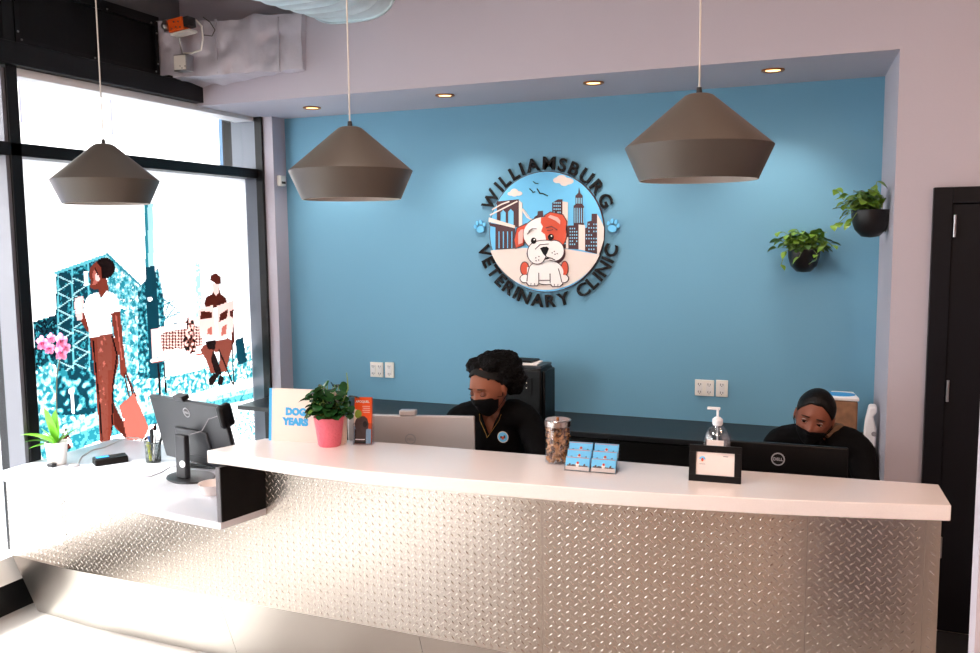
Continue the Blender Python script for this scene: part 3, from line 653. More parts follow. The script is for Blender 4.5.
def tread(x0, x1, z0, z1):
    vs, fs = band(x0, x1, z0, z1); mb = MB().add(vs, fs)
    s = .0212; V_ = []; F_ = []; q2 = s/math.sqrt(2)
    nI = int((x1-x0+z1-z0+8)/q2)+4
    for i in range(-nI, nI):
        for j in range(-nI, nI):
            x = (i-j)*q2; z = (i+j)*q2; sg = 1 if (i+j) % 2 == 0 else -1
            if not (x0+.008 < x < x1-.008 and z0+.008 < z < z1-.008): continue
            dy = (ply(x+.01)-ply(x-.01))/.02; n = Vector((dy, -1, 0)).normalized(); tx = Vector((1, dy, 0)).normalized(); tz = Vector((0, 0, 1))
            a = (tx*1+tz*sg).normalized(); b = (tz*1-tx*sg).normalized(); c = Vector((x, ply(x), z))
            base = len(V_)
            for (p, q) in ((-.0112, 0), (-.006, -.0025), (.006, -.0025), (.0112, 0), (.006, .0025), (-.006, .0025)): V_.append(c+a*p+b*q-n*-.0001)
            V_.append(c-a*.006+n*.0016); V_.append(c+a*.006+n*.0016)
            o = base
            F_ += [(o, o+1, o+6), (o+1, o+2, o+7, o+6), (o+2, o+3, o+7), (o+3, o+4, o+7), (o+4, o+5, o+6, o+7), (o+5, o, o+6)]
    mb.add(V_, F_)
    return mb
segs = ((-3.60, -2.1006, .711), (-2.1, -.9306, .955), (-.93, -.0736, .955), (-.073, .2624, .955), (.263, .305, .955))
for (a, b, zt) in segs: tread(a, b, .33, zt).build('tread_plate', 'steel_lug', RC, angle=60, fixn=False)
for (a, b) in ((-3.60, -2.352), (-2.35, -1.42), (-1.418, -.3), (-.298, .305)):
    vs, fs = band(a, b, 0.0, .33, .125, .006); MB().add(vs, fs).build('kick_panel', 'steel_smooth', RC)
mb = MB()
for (a, b, zt) in ((-3.60, -2.1, .71), (-2.1, .30, .952)):
    xs = np.linspace(a, b, 20); poly = [(x, ply(x)+.0125) for x in xs]+[(b, 3.0), (a, 3.0)]
    mb.prism(poly, .33, zt)
    poly = [(x, ply(x)+.14) for x in xs]+[(b, 3.02), (a, 3.02)]; mb.prism(poly, 0, .33)
mb.build('counter_core', 'black_laminate', RC)
MB().prism([(-2.150, 2.572), (-2.132, 2.575), (-2.082, 2.80), (-2.10, 2.80)], .7405, .952).build('end_panel', 'black_laminate', RC)
MB().prism([(-2.1515, 2.570), (-2.136, 2.572), (-2.135, 2.575), (-2.150, 2.573)], .7405, .952).build('panel_edge', 'alu_grey', RC)
MB().prism([(-3.58, 3.02), (.29, 3.02), (.29, 3.05), (-3.58, 3.05)], .0, .70).build('back_panel', 'black_laminate', RC)
k = .80/.73
fr = [(-2.031, 2.386), (-1.845, 2.374), (-1.629, 2.350), (-1.38, 2.340), (-1.252, 2.345), (-.923, 2.370), (-.628, 2.394), (-.42, 2.424), (-.138, 2.472), (.071, 2.518), (.294, 2.574)]
bk = [(.283, 2.784), (.12, 2.771), (-.155, 2.755), (-.431, 2.735), (-.919, 2.722), (-1.152, 2.713), (-1.443, 2.706), (-1.64, 2.69), (-1.80, 2.655), (-1.951, 2.608)]
bar = [(x*k, y*k) for x, y in fr+bk]
o = MB().prism(bar, .952, 1.0).build('bar_countertop', 'countertop_white', bevel=.003); tag(o, 'long white raised bar countertop with a gentle curve on the steel counter', 'countertop')
desk = [(-3.60, 2.80), (-3.45, 2.745), (-3.26, 2.735), (-3.05, 2.708), (-2.84, 2.674), (-2.576, 2.622), (-2.30, 2.586), (-2.137, 2.570), (-2.088, 2.78), (-2.088, 3.02), (.28, 3.02), (.28, 3.32), (-2.2, 3.32), (-3.0, 3.5), (-3.55, 3.52), (-3.60, 3.52)]
o = MB().prism(desk, .712, .74).build('desk_surface', 'desk_laminate', bevel=.002); tag(o, 'lower white desk surface by the window at the left end of the counter', 'desk')
# back worktop along the blue wall
t = thing('back_worktop', 'long black worktop with dark cabinets along the blue wall', 'counter', (-1.6, 4.75, 0))
MB().box(-3.57, .185, 4.50, 4.995, .712, .74).build('worktop', 'worktop_charcoal', t, bevel=.002)
for i in range(5):
    x0 = -3.12+i*.66
    b_ = MB().box(x0, x0+.655, 4.53, 4.995, 0, .71).build('cabinet_body', 'black_laminate', t)
    MB().box(x0+.005, x0+.65, 4.515, 4.529, .08, .70).build('cabinet_door', 'black_laminate', t, bevel=.002)
# ------------------------------------------------------------------ plants
def leaf(mb, base, d, L, W, droop=.5, roll=0, n=6, curl=.0, shape=.5, rd=1.0):
    d = Vector(d).normalized(); side = d.cross(Vector((0, 0, 1)))
    side = side.normalized() if side.length > .05 else Vector((1, 0, 0)); side = Matrix.Rotation(roll, 3, d) @ side
    p = Vector(base); vs = []; dd = d.copy()
    for i in range(n+1):
        t_ = i/n; w_ = W*.5*(math.sin(PI*min(1, t_**shape*.98+.02))**rd if 0 < i < n else (.06 if i == 0 else .0))
        nrm = side.cross(dd).normalized()
        vs += [p-side*w_+nrm*w_*.25, p, p+side*w_+nrm*w_*.25]
        dd = (dd+Vector((0, 0, -1))*droop/n).normalized(); p = p+dd*(L/n)
    fs = []
    for i in range(n):
        a = i*3; fs += [(a, a+1, a+4, a+3), (a+1, a+2, a+5, a+4)]
    mb.add(vs, fs)
def rnd(a, b): return a+(b-a)*random.random()
# wall planters
def planter(c, r, lab, vines, on_side):
    c = Vector(c); t = thing('wall_planter', lab, 'potted plant', tuple(c-Vector((0, 0, r*1.4))), 'wall hung planters')
    prof = [(0, -r*1.38), (r*.45, -r*1.32), (r*.8, -r*.95), (r*.97, -r*.4), (r, 0), (r, r*.12), (r*.93, r*.12), (r*.92, -r*.2)]
    MB().lathe(prof, c, 40).build('pot', 'pot_black', t, angle=50)
    MB().lathe([(r*.92, -.01), (r*.5, .0), (0, .004)], c, 24).build('soil', 'soil', t)
    if on_side: MB().box(c.x+r*.75, .189, c.y-.03, c.y+.03, c.z-r*1.1, c.z+r*.05).build('bracket', 'pot_black', t, bevel=.006)
    else: MB().box(c.x-.03, c.x+.03, c.y+r*.75, 4.999, c.z-r*1.1, c.z+r*.05).build('bracket', 'pot_black', t, bevel=.006)
    f1 = MB(); f2 = MB(); st = MB()
    lim = .17 if on_side else 9
    for i in range(80):
        a = rnd(0, 2*PI); el = rnd(.15, 1.35); L = rnd(.04, .115)
        d = Vector((math.cos(a)*math.cos(el), math.sin(a)*math.cos(el), math.sin(el)))
        b0 = c+Vector((math.cos(a)*r*.5*random.random(), math.sin(a)*r*.5*random.random(), .0)); b1 = b0+d*L*1.1
        if on_side and b1.x > .13: b1.x = .12
        if not on_side and b1.y > 4.93: b1.y = 4.92
        st.tube([b0, (b0+b1)/2+Vector((0, 0, .01)), b1], .0014, 5)
        ld = Vector((math.cos(a), math.sin(a)*.8, rnd(-.2, .4)))
        if b1.x+ld.x*.05 > .16 and on_side: ld.x = -abs(ld.x)
        if b1.y+ld.y*.05 > 4.96: ld.y = -abs(ld.y)
        leaf(random.choice((f1, f2)), b1, ld, rnd(.04, .062), rnd(.034, .048), rnd(.4, 1.3), rnd(-.6, .6), shape=.75, rd=.8)
    for i in range(46):
        b0 = c+Vector((rnd(-.75, .6)*r, rnd(-.7, .6)*r, .0)); b1 = b0+Vector((rnd(-.02, .01), rnd(-.02, .01), rnd(.02, .085))); a = rnd(0, 2*PI)
        st.tube([b0, b1], .0014, 5); ld = Vector((math.cos(a), -abs(math.sin(a)), rnd(-.1, 1.0)))
        if on_side and b1.x+ld.x*.05 > .165: ld.x = -abs(ld.x)
        leaf(random.choice((f1, f1, f2)), b1, ld, rnd(.042, .062), rnd(.036, .05), rnd(.3, 1.2), rnd(-.6, .6), shape=.75, rd=.8)
    for vn in vines:
        pts = [c+Vector(v) for v in vn]; st.tube(pts, .0018, 5)
        for q in range(1, len(pts)):
            if q % 1 == 0: leaf(f1, pts[q], (rnd(-1, .6), rnd(-1, .1), rnd(-.6, .1)), rnd(.045, .06), rnd(.03, .04), rnd(.5, 1.2), rnd(-.5, .5), shape=.75)
    f1.build('foliage', 'leaf_pothos', t, fixn=False, angle=60); f2.build('foliage', 'leaf_pothos_dark', t, fixn=False, angle=60); st.build('stems', 'stem_green', t)
c1 = PY(804, 251, 4.90)
planter(c1, .082, 'lower black wall planter of trailing pothos on the blue wall', [[(-.05, -.03, .02), (-.09, -.05, 0), (-.11, -.05, -.07)], [(.04, -.05, .02), (.07, -.09, -.02), (.06, -.1, -.05)], [(.05, 0, .03), (.11, -.04, .05), (.14, -.03, .03)], [(-.04, 0, .05), (-.1, -.03, .1), (-.13, -.03, .1)], [(0, -.06, .02), (-.02, -.1, -.03)], [(.03, -.06, .02), (.10, -.07, .02)]], False)
c2 = PY(871, 212, 4.55)
planter(c2, .088, 'upper black wall planter of trailing pothos on the niche side wall', [[(-.05, -.03, .02), (-.1, -.04, -.01), (-.14, -.04, -.05), (-.165, -.05, -.06)], [(-.05, -.02, .02), (-.11, -.04, .04), (-.15, -.05, .10), (-.16, -.05, .11)], [(-.05, -.05, .02), (-.08, -.07, -.03), (-.09, -.08, -.05)], [(0, -.05, .05), (.02, -.05, .14)]], True)
# pink pot with round-leaved plant
def bp(px, py, z=1.0): return PZ(px, py, z)
p = bp(330.5, 449); p += (ray(330.5, 449)*0)+Vector((-.035, .05, 0))
t = thing('potted_plant', 'bushy dark green round-leaved plant in a pink pot on the bar top', 'potted plant', tuple(p))
MB().lathe([(0, .002), (.040, .0), (.044, .006), (.058, .112), (.060, .115), (.055, .115), (.052, .1), (0, .1)], p, 40).build('pot', 'pot_pink', t, angle=50)
MB().lathe([(.053, .102), (0, .106)], p, 24).build('soil', 'soil', t)
f1 = MB(); st = MB()
for i in range(110):
    a = rnd(0, 2*PI); el = rnd(0.05, 1.5); R1 = rnd(.025, .082)
    d = Vector((math.cos(a)*math.cos(el)*.82+.08, math.sin(a)*math.cos(el)*.8, math.sin(el)*1.45)); b0 = p+Vector((0, 0, .105))+Vector((math.cos(a), math.sin(a), 0))*.02; b1 = b0+d*R1+Vector((0, 0, .015))
    st.tube([b0, (b0+b1)/2+Vector((0, 0, .01)), b1], .0018, 5)
    leaf(f1, b1, (math.cos(a), math.sin(a)-.4, rnd(-.3, .5)), rnd(.034, .05), rnd(.036, .05), rnd(.3, 1.0), rnd(-.8, .8), shape=.85, rd=.55)
f1.build('foliage', 'leaf_dark', t, fixn=False, angle=60); st.build('stems', 'stem_green', t)
MB().tube([p+Vector((.03, 0, .12)), p+Vector((.07, 0, .19)), p+Vector((.09, 0, .23)), p+Vector((.085, 0, .29))], [.003, .0028, .0025, .0018], 6).build('flower_spike', 'stem_green', t)
mb = MB()
leaf(mb, p+Vector((-.04, -.02, .18)), (-1, -.2, .1), .055, .02, .4); leaf(mb, p+Vector((-.03, -.03, .17)), (-1, -.3, .3), .04, .018, .4); leaf(mb, p+Vector((0, 0, .2)), (-.2, -.3, 1), .04, .02, .4); leaf(mb, p+Vector((-.02, -.06, .15)), (-.3, -1, .1), .05, .025, .9)
mb.build('young_leaves', 'leaf_pothos', t, fixn=False)
# orchid on desk
p = PZ(50.5, 466, .74); p.y += .04
t = thing('orchid_plant', 'pink orchid in a white pot on the desk beside the mullion', 'potted plant', tuple(p))
MB().lathe([(0, 0), (.036, 0), (.040, .004), (.050, .105), (.051, .11), (.047, .11), (.045, .095), (0, .095)], p, 40).build('pot', 'pot_white', t, angle=50)
MB().lathe([(.046, .096), (0, .1)], p, 20).build('soil', 'soil', t)
f1 = MB(); top = p+Vector((0, 0, .095))
for (d, L, W, dr) in (((-1, -.3, .75), .19, .04, .75), ((-1, -.2, .35), .18, .035, .55), ((-.9, -.5, .15), .13, .04, .5), ((.05, 0, 1), .17, .05, .1), ((.0, -.3, 1), .20, .045, -.05), ((.75, .3, .75), .15, .035, .3), ((.5, .4, .9), .11, .04, .3), ((-.25, -.5, .9), .11, .04, .2)):
    leaf(f1, top, d, L, W*1.25, dr, shape=.85, n=8, rd=.6)
f1.build('leaves', 'leaf_orchid', t, fixn=False, angle=60)
yo = p.y
stp = [top, PY(57, 420, yo), PY(56.5, 395, yo), PY(57, 375, yo), PY(60, 358, yo), PY(58, 348, yo), PY(48, 341, yo), PY(41, 341, yo)]
MB().tube(stp, .0026, 6).build('flower_stem', 'stem_dark', t)
for (q, r) in (((42, 343), .034), ((49, 348), .03), ((61, 341), .036), ((61, 352), .038), ((51, 338), .024), ((66, 347), .024)):
    c = PY(*q, yo-.02); mb = MB()
    for kx in range(5):
        a = PI/2+kx*2*PI/5; dv = Vector((math.cos(a), -.15, math.sin(a)))
        leaf(mb, c, dv, r*1.15, r*.95, .1, roll=0, shape=.7)
        mb.ball(c+Vector((math.cos(a)*r*.62, .001*kx, math.sin(a)*r*.62)), (r*.46, .003, r*.46), 12)
    fl = mb.build('blossom', 'petal', t, fixn=False); MB().ball(c+Vector((0, -.008, -.003)), (r*.24, .006, r*.22), 10).build('blossom_lip', 'petal_throat', fl)
# ------------------------------------------------------------------ objects on the bar
# book
a = PZ(268.8, 440.3, 1.0); b = PY(341, 442, a.y+.01)
zt = PY(270, 389, a.y).z
t = thing('cover_book', 'cream picture book with a blue spine, standing behind the pink pot on the bar', 'book', tuple(a))
W = b.x-a.x; T = Matrix.Translation((a.x, a.y, 1.0)) @ Matrix.Rotation(math.radians(6), 4, 'Z') @ Matrix.Rotation(math.radians(-5), 4, 'X'); hh = zt-1.0
MB().box(.012, W, 0, .003, 0, hh, T).box(.012, W, .022, .025, 0, hh, T).build('cover', 'book_cover', t)
MB().box(0, .0122, -.0003, .0253, 0, hh, T).build('spine', 'book_blue', t)
MB().box(.013, W-.004, .003, .022, .003, hh-.003, T).build('pages', 'paper', t)
for s, x, z in (('DOG', .36, .57), ('YEARS', .36, .38)):
    text('title_line', s, .038, T @ Matrix.Translation((x*W, -.0008, z*hh-.012)) @ RX90, 'book_blue', t, extrude=.0006, bold=.0028)
# leaflet holder
a = PZ(352, 445, 1.0); t = thing('leaflet_holder', 'small clear acrylic leaflet stand beside the pink pot', 'leaflet holder', tuple(a+Vector((.035, .02, 0))))
T = Matrix.Translation((a.x, a.y+.005, 1.0)) @ Matrix.Rotation(math.radians(14), 4, 'Z') @ Matrix.Rotation(math.radians(-8), 4, 'X'); w_ = .078
MB().box(0, w_, 0, .002, .0, .085, T).box(0, w_, .028, .030, 0, .12, T).box(0, .002, .002, .028, 0, .08, T).box(w_-.002, w_, .002, .028, 0, .08, T).box(-.004, w_+.004, -.012, .045, -.0, .002, Matrix.Translation((a.x, a.y+.005, 1.0)) @ Matrix.Rotation(math.radians(14), 4, 'Z')).build('acrylic_pocket', 'acrylic', t)
t = thing('leaflet_stack', 'orange leaflets with a brown dog portrait in the clear stand', 'leaflet', tuple(a+Vector((.035, .02, .004))))
MB().box(.004, w_-.006, .004, .020, .004, .185, T).build('paper_block', 'leaflet_orange', t)
def lf(name, poly, m, lay): MB().prism([(x_, z_*1.22) for x_, z_ in poly], 0, .0006, T @ Matrix.Translation((0, .004-lay*.0005, 0)) @ RX90).build(name, m, t, smooth=False)
lf('lower_panel', [(.004, .004), (w_-.006, .004), (w_-.006, .05), (.004, .06)], 'leaflet_blue', 1)
lf('cream_curve', [(.004, .115), (.014, .112), (.030, .095), (.044, .07), (.03, .04), (.004, .06)], 'logo_cream', 2)
lf('black_bar', [(.006, .004), (.052, .004), (.052, .05), (.006, .05)], 'ink', 3)
lf('green_badge', [(.020+.014*math.cos(q*.35), .098+.014*math.sin(q*.35)) for q in range(18)], 'leaflet_green', 4)
lf('dog_photo', [(.006, .068), (.012, .082), (.026, .090), (.044, .092), (.056, .084), (.062, .068), (.060, .052), (.050, .048), (.052, .03), (.050, .012), (.012, .012), (.014, .045), (.008, .055)], 'dog_brown', 4)
lf('dog_muzzle', [(.048+.009*math.cos(q*.5), .066+.010*math.sin(q*.5)) for q in range(13)], 'ink', 5)
text('headline', 'APOQUEL', .012, T @ Matrix.Translation((.036, .0025, .164)) @ RX90, 'logo_white', t, .0003, .0004)
for kx in range(4): lf('text_line', [(.036, .124-.0062*kx), (.066, .124-.0062*kx), (.066, .1212-.0062*kx), (.036+(kx % 2)*.006, .1212-.0062*kx)], 'logo_pink', 2)
lf('text_line', [(.010, .016), (.048, .016), (.048, .0185), (.010, .0185)], 'logo_white', 5)
# treat jar
p = PZ(554, 465.5, 1.0); p.y += .045
t = thing('treat_jar', 'clear glass jar with a steel lid, next to the card holder', 'jar', tuple(p))
MB().lathe([(0, 0), (.042, 0), (.046, .004), (.046, .140), (.0435, .143), (.0435, .005), (0, .005)], p, 40).build('glass_body', 'jar_clear', t, angle=50)
MB().lathe([(0, .157), (.044, .157), (.047, .154), (.047, .134), (.0455, .134)], p, 40).build('lid', 'lid_steel', t, angle=40)
MB().tube([p+Vector((0, -.0, .157)), p+Vector((0, 0, .164))], .005, 12).build('lid_knob', 'bronze', t)
mb = MB(); mb2 = MB()
for i in range(330):
    a = rnd(0, 2*PI); r = .0405*math.sqrt(random.random())**.5*.93; z = .010+.115*random.random()
    R3 = Euler((rnd(0, 6), rnd(0, 6), rnd(0, 6))).to_matrix().to_4x4()
    s = rnd(.0045, .0075); (mb if random.random() < .65 else mb2).box(-s, s, -s*.9, s*.9, -s*.45, s*.45, Matrix.Translation(p+Vector((r*math.cos(a), r*math.sin(a), z))) @ R3)
trt = thing('dog_treats', 'tan and brown dog biscuits filling the glass jar', 'treats', tuple(p+Vector((0, 0, .006)))); trt['kind'] = 'stuff'
mb.build('light_biscuits', 'biscuit', trt)['kind'] = 'stuff'; mb2.build('dark_biscuits', 'biscuit_dark', trt)['kind'] = 'stuff'
# business card holder: two columns, three tiers
a = PZ(564, 470.5, 1.0); b = PZ(616, 474.5, 1.0); ang = math.atan2(b.y-a.y, b.x-a.x); cw = (b-a).length/2
t = thing('card_holder', 'clear stepped card holder with two columns on the bar beside the treat jar', 'card holder', tuple(a))
T0 = Matrix.Translation((a.x, a.y, 1.0)) @ Matrix.Rotation(ang, 4, 'Z')
mb = MB().box(0, 2*cw, 0, .075, 0, .002, T0)
for r_ in range(3): mb.box(0, 2*cw, .0+.026*r_, .0015+.026*r_, 0, .022+.022*r_, T0)
for xx in (0, cw-.001, 2*cw-.002): mb.prism([(.0, 0), (.078, 0), (.078, .08), (.06, .08)], xx, xx+.002, T0 @ Matrix(((0, 0, 1, 0), (1, 0, 0, 0), (0, 1, 0, 0), (0, 0, 0, 1))))
mb.build('acrylic_frame', 'acrylic', t)
nm = (('front left', 'front right'), ('middle left', 'middle right'), ('rear left', 'rear right'))
for r_ in range(3):
    for c_ in range(2):
        Tc = T0 @ Matrix.Translation((c_*cw+.003, .004+.026*r_, .003+.020*r_)) @ Matrix.Rotation(math.radians(-20), 4, 'X'); cwx = cw-.007; chh = .046
        s = thing('business_card_stack', 'stack of sky-blue puppy business cards, %s pocket of the clear holder' % nm[r_][c_], 'business cards', tuple(Tc.translation), 'business cards in the clear holder')
        MB().box(0, cwx, 0, .010, 0, chh, Tc).build('card_block', 'logo_sky', s)
        def cf(n_, poly, m, lay): MB().prism(poly, 0, .0005, Tc @ Matrix.Translation((0, -.0004*lay, 0)) @ RX90).build(n_, m, s, smooth=False)
        cf('cream_base', [(0, 0), (cwx, 0), (cwx, .013), (0, .013)], 'logo_cream', 0)
        sky = [(0.006, .013), (.006, .018), (.012, .018), (.012, .022), (.018, .022), (.018, .016), (.024, .020), (cwx-.022, .016), (cwx-.018, .023), (cwx-.014, .023), (cwx-.014, .017), (cwx-.006, .017), (cwx-.006, .013)]
        cf('printed_skyline', sky, 'logo_brown', 1)
        cf('printed_puppy', ell(cwx/2, .019, .006, .008, 14), 'logo_white', 2); cf('puppy_patch', ell(cwx/2+.001, .0255, .0045, .0045, 12), 'logo_red', 3)
        cf('edge_line', [(.002, chh-.002), (cwx-.002, chh-.002), (cwx-.002, chh-.0035), (.002, chh-.0035)], 'logo_red', 1)
# framed card
a = PZ(688.5, 480.5, 1.0); b = PZ(741, 484.5, 1.0); ang = math.atan2(b.y-a.y, b.x-a.x)+.0; w_ = (b-a).length; hgt = .118
t = thing('picture_frame', 'black tabletop frame holding a pink printed notice in front of the sanitizer', 'picture frame', tuple((a+b)/2))
T = Matrix.Translation((a.x, a.y, 1.0)) @ Matrix.Rotation(ang, 4, 'Z') @ Matrix.Rotation(math.radians(-10), 4, 'X'); q = .022
MB().box(0, w_, 0, .014, 0, q, T).box(0, w_, 0, .014, hgt-q, hgt, T).box(0, q, 0, .014, q, hgt-q, T).box(w_-q, w_, 0, .014, q, hgt-q, T).build('frame_border', 'black_frame', t, bevel=.001)
MB().box(q-.002, w_-q+.002, .005, .008, q-.002, hgt-q+.002, T).build('notice_paper', 'paper', t)
MB().prism([(.036, .085), (.040, .09), (.086, .0), (.078, .0)], w_*.4, w_*.6, Matrix.Translation((a.x, a.y, 1.0)) @ Matrix.Rotation(ang, 4, 'Z') @ Matrix(((0, 0, 1, 0), (1, 0, 0, 0), (0, 1, 0, 0), (0, 0, 0, 1)))).build('easel_back', 'black_frame', t)
def nf(n_, poly, m, lay=1): MB().prism(poly, 0, .0005, T @ Matrix.Translation((0, .0052-.0004*lay, 0)) @ RX90).build(n_, m, t, smooth=False)
e0 = (q+.020, hgt-q-.024)
nf('emblem_disc', ell(e0[0], e0[1], .010, .010, 20), 'logo_sky'); nf('emblem_ground', ell(e0[0], e0[1], .010, .010, 12, PI, 2*PI), 'logo_cream', 2)
nf('emblem_puppy', ell(e0[0], e0[1]-.001, .004, .006, 12), 'logo_red', 3)
nf('emblem_text', [(e0[0]-.009, e0[1]-.016), (e0[0]+.009, e0[1]-.016), (e0[0]+.009, e0[1]-.0145), (e0[0]-.009, e0[1]-.0145)], 'cable_grey', 1)
nf('caption_line', [(w_-q-.036, hgt-q-.010), (w_-q-.020, hgt-q-.010), (w_-q-.020, hgt-q-.0125), (w_-q-.036, hgt-q-.0125)], 'cable_grey', 1)
# sanitizer bottle
p = PZ(716, 470, 1.0); p.y += .02
t = thing('sanitizer_bottle', 'clear hand sanitizer pump bottle behind the black frame', 'bottle', tuple(p))
MB().lathe([(0, 0), (.045, 0), (.049, .006), (.050, .085), (.046, .110), (.035, .136), (.016, .154), (.014, .162), (.0125, .162), (.0135, .152), (.033, .134), (.044, .108), (.048, .085), (.047, .007), (0, .004)], p, 40, sy=.75).build('bottle_body', 'bottle_clear', t, angle=60)
MB().lathe([(0, .152), (.015, .152), (.018, .158), (.018, .172), (.012, .178), (.009, .180), (0, .18)], p, 24).build('pump_collar', 'pump_white', t)
MB().lathe([(.0045, .17), (.0045, .21), (0, .21)], p, 12).box(p.x-.035, p.x+.008, p.y-.006, p.y+.006, p.z+.205, p.z+.214).build('pump_nozzle', 'pump_white', t, bevel=.002)
MB().tube([p+Vector((0, 0, .01)), p+Vector((0, 0, .17))], .003, 8).build('dip_tube', 'pump_white', t)
MB().box(p.x-.030, p.x+.026, p.y-.0390, p.y-.0380, p.z+.04, p.z+.108).build('label_sticker', 'paper', t)
# ------------------------------------------------------------------ monitors
def monitor(lab, base_c, rotz, tilt, w_, h_, zc, colr_, stand_col, logo_dz=.055, cam_x=None, extras=None, depth=.02):
    """back of the screen faces -Y before rotation; base_c = stand base centre"""
    t = thing('computer_monitor', lab, 'monitor', base_c); R0 = Matrix.Translation(base_c) @ Matrix.Rotation(rotz, 4, 'Z')
    T = R0 @ Matrix.Translation((0, .03, zc)) @ Matrix.Rotation(tilt, 4, 'X')
    MB().box(-w_/2, w_/2, -.012, .012, -h_/2, h_/2, T).box(-w_*.22, w_*.22, -.022, -.012, -h_*.36, h_*.06, T).build('back_cover', colr_, t, bevel=.006)
    MB().box(-w_/2+.008, w_/2-.008, .012, .014, -h_/2+.012, h_/2-.008, T).build('screen_panel', 'screen', t)
    MB().lathe([(.019, 0), (.023, 0), (.023, .002), (.019, .002)], T @ Vector((0, -.012, h_/2-logo_dz)), 28, T=T.to_3x3().to_4x4() @ RX90).build('brand_ring', 'logo_ring', t)
    text('brand_text', 'DELL', .0145, T @ Matrix.Translation((0, -.0135, h_/2-logo_dz-.005)) @ RX90, 'logo_ring', t, .0005, .0004)
    MB().box(-.036, .036, -.05, -.022, 0.01, zc, R0).build('stand_neck', stand_col, t, bevel=.006)
    MB().lathe([(0, 0), (.115, 0), (.12, .004), (.118, .009), (0, .012)], R0 @ Vector((0, 0, 0)), 36, T=Matrix.Rotation(rotz, 4, 'Z'), sy=.8).build('stand_base', stand_col, t)
    if cam_x is not None:
        MB().box(cam_x-.035, cam_x+.035, -.02, .02, h_/2, h_/2+.022, T).build('webcam', 'monitor_grey' if colr_ != 'monitor_silver' else 'monitor_silver', t, bevel=.004)
    return t, T
p = PZ(183, 481, .74)
t, T = monitor('dark grey monitor on a stand at the window desk, seen from behind', (p.x, p.y+.05, .74), math.radians(-14), math.radians(14), .53, .31, .205, 'monitor_grey', 'monitor_grey', cam_x=-.03)
MB().box(.245, .285, -.035, .03, .06, .165, T).build('side_clip', 'monitor_black', t, bevel=.014)
MB().tube([T @ Vector(v) for v in ((.25, -.016, .12), (.16, -.018, .09), (.10, -.026, .03), (.03, -.04, .01))], .0022, 6).build('power_cable', 'cable_grey', t)
c_ = PY(182.5, 464, p.y-.005); MB().lathe([(0, 0), (.016, 0), (.016, .002), (0, .002)], c_, 20, T=RX90).build('cable_hole', 'pump_white', t)
t, T = monitor('silver monitor in front of the woman with big hair', (-1.64, 3.16, .74), math.radians(14), math.radians(0), .54, .30, .175, 'monitor_silver', 'monitor_silver', cam_x=-.01, logo_dz=.10)
t, T = monitor('black monitor in front of the woman at the right end of the counter', (-.185, 3.13, .74), math.radians(1), math.radians(0), .455, .29, .185, 'monitor_black', 'monitor_black')
# ------------------------------------------------------------------ small items on the desk
t = thing('keyboard', 'black computer keyboard on the desk behind the window monitor', 'keyboard', (-2.62, 3.26, .74))
T = Matrix.Translation((-2.62, 3.26, .7405)) @ Matrix.Rotation(math.radians(8), 4, 'Z')
MB().box(-.22, .22, -.07, .07, 0, .014, T).build('keyboard_case', 'kb_black', t, bevel=.003)
mb = MB()
for i in range(14):
    for j in range(5): mb.box(-.21+i*.030, -.184+i*.030, -.06+j*.025, -.039+j*.025, .014, .019, T)
mb.build('keys', 'monitor_grey', t)
p = PZ(207, 496, .74)
t = thing('paper_bowl', 'small cream bowl on the desk against the black end panel', 'bowl', tuple(p+Vector((0, .03, 0))))
pb = p+Vector((.0, .04, 0)); MB().lathe([(0, .002), (.04, 0), (.044, .003), (.060, .045), (.062, .046), (.057, .046), (.042, .006), (0, .006)], pb, 36).build('bowl_shell', 'paper', t, angle=50)
a = PZ(95.5, 467, .74); b = PZ(129, 462, .74); ang = math.atan2(b.y-a.y, b.x-a.x)
t = thing('card_reader', 'long low black card reader lying on the window desk', 'card reader', tuple(a)); T = Matrix.Translation((a.x, a.y, .7405)) @ Matrix.Rotation(ang, 4, 'Z'); L_ = (b-a).length
MB().prism([(0, 0), (.075, 0), (.07, .034), (.01, .030)], 0, L_, T @ Matrix(((0, 0, 1, 0), (1, 0, 0, 0), (0, 1, 0, 0), (0, 0, 0, 1)))).build('reader_case', 'monitor_black', t, bevel=.005)
MB().box(.012, L_*.45, .02, .055, .0335, .0355, T).build('reader_display', 'label_blue', t)
p = PZ(49.5, 467.5, .74); o = MB().box(p.x-.018, p.x+.018, p.y, p.y+.028, .7402, .757).build('bottle_cap', 'pen_black', bevel=.004); tag(o, 'tiny black plastic cap in front of the orchid pot', 'cap')
p = PZ(74, 466, .74); o = MB().lathe([(0, 0), (.030, 0), (.030, .006), (.024, .010), (0, .011)], p+Vector((0, 0, .0005)), 24, sy=.6).build('computer_mouse', 'cable_grey'); tag(o, 'small grey puck with a cable right of the orchid', 'mouse')
mb = MB().tube([PZ(*q, .743) for q in ((78, 464), (82, 456), (92, 450), (105, 447), (118, 441), (128, 437.5), (138, 438), (146, 441))], .0028, 6)
tag(mb.build('white_cable', 'cable_white'), 'white cable looping across the desk behind the card reader', 'cable')
mb = MB().tube([PZ(*q, .743) for q in ((80, 467), (100, 470), (120, 473), (132, 474.5), (140, 477), (150, 476.5), (162, 472), (170, 467))]+[PZ(174, 466.5, .76), PZ(181, 465, .78)], .0022, 6)
tag(mb.build('grey_cable', 'cable_grey'), 'thin grey cable from the monitor stand across the desk front', 'cable')
mb = MB().tube([PZ(184, 466, .78), PZ(190, 474, .75), PZ(197, 479, .743), PZ(205, 481, .743)], .0022, 6)
tag(mb.build('short_cable', 'cable_white'), 'short cable curling from the monitor stand toward the cream bowl', 'cable')
p = PZ(149, 463, .74); p.y += .03
t = thing('pen_cup', 'grey wire mesh pen cup between the card reader and the monitor', 'pen cup', tuple(p))
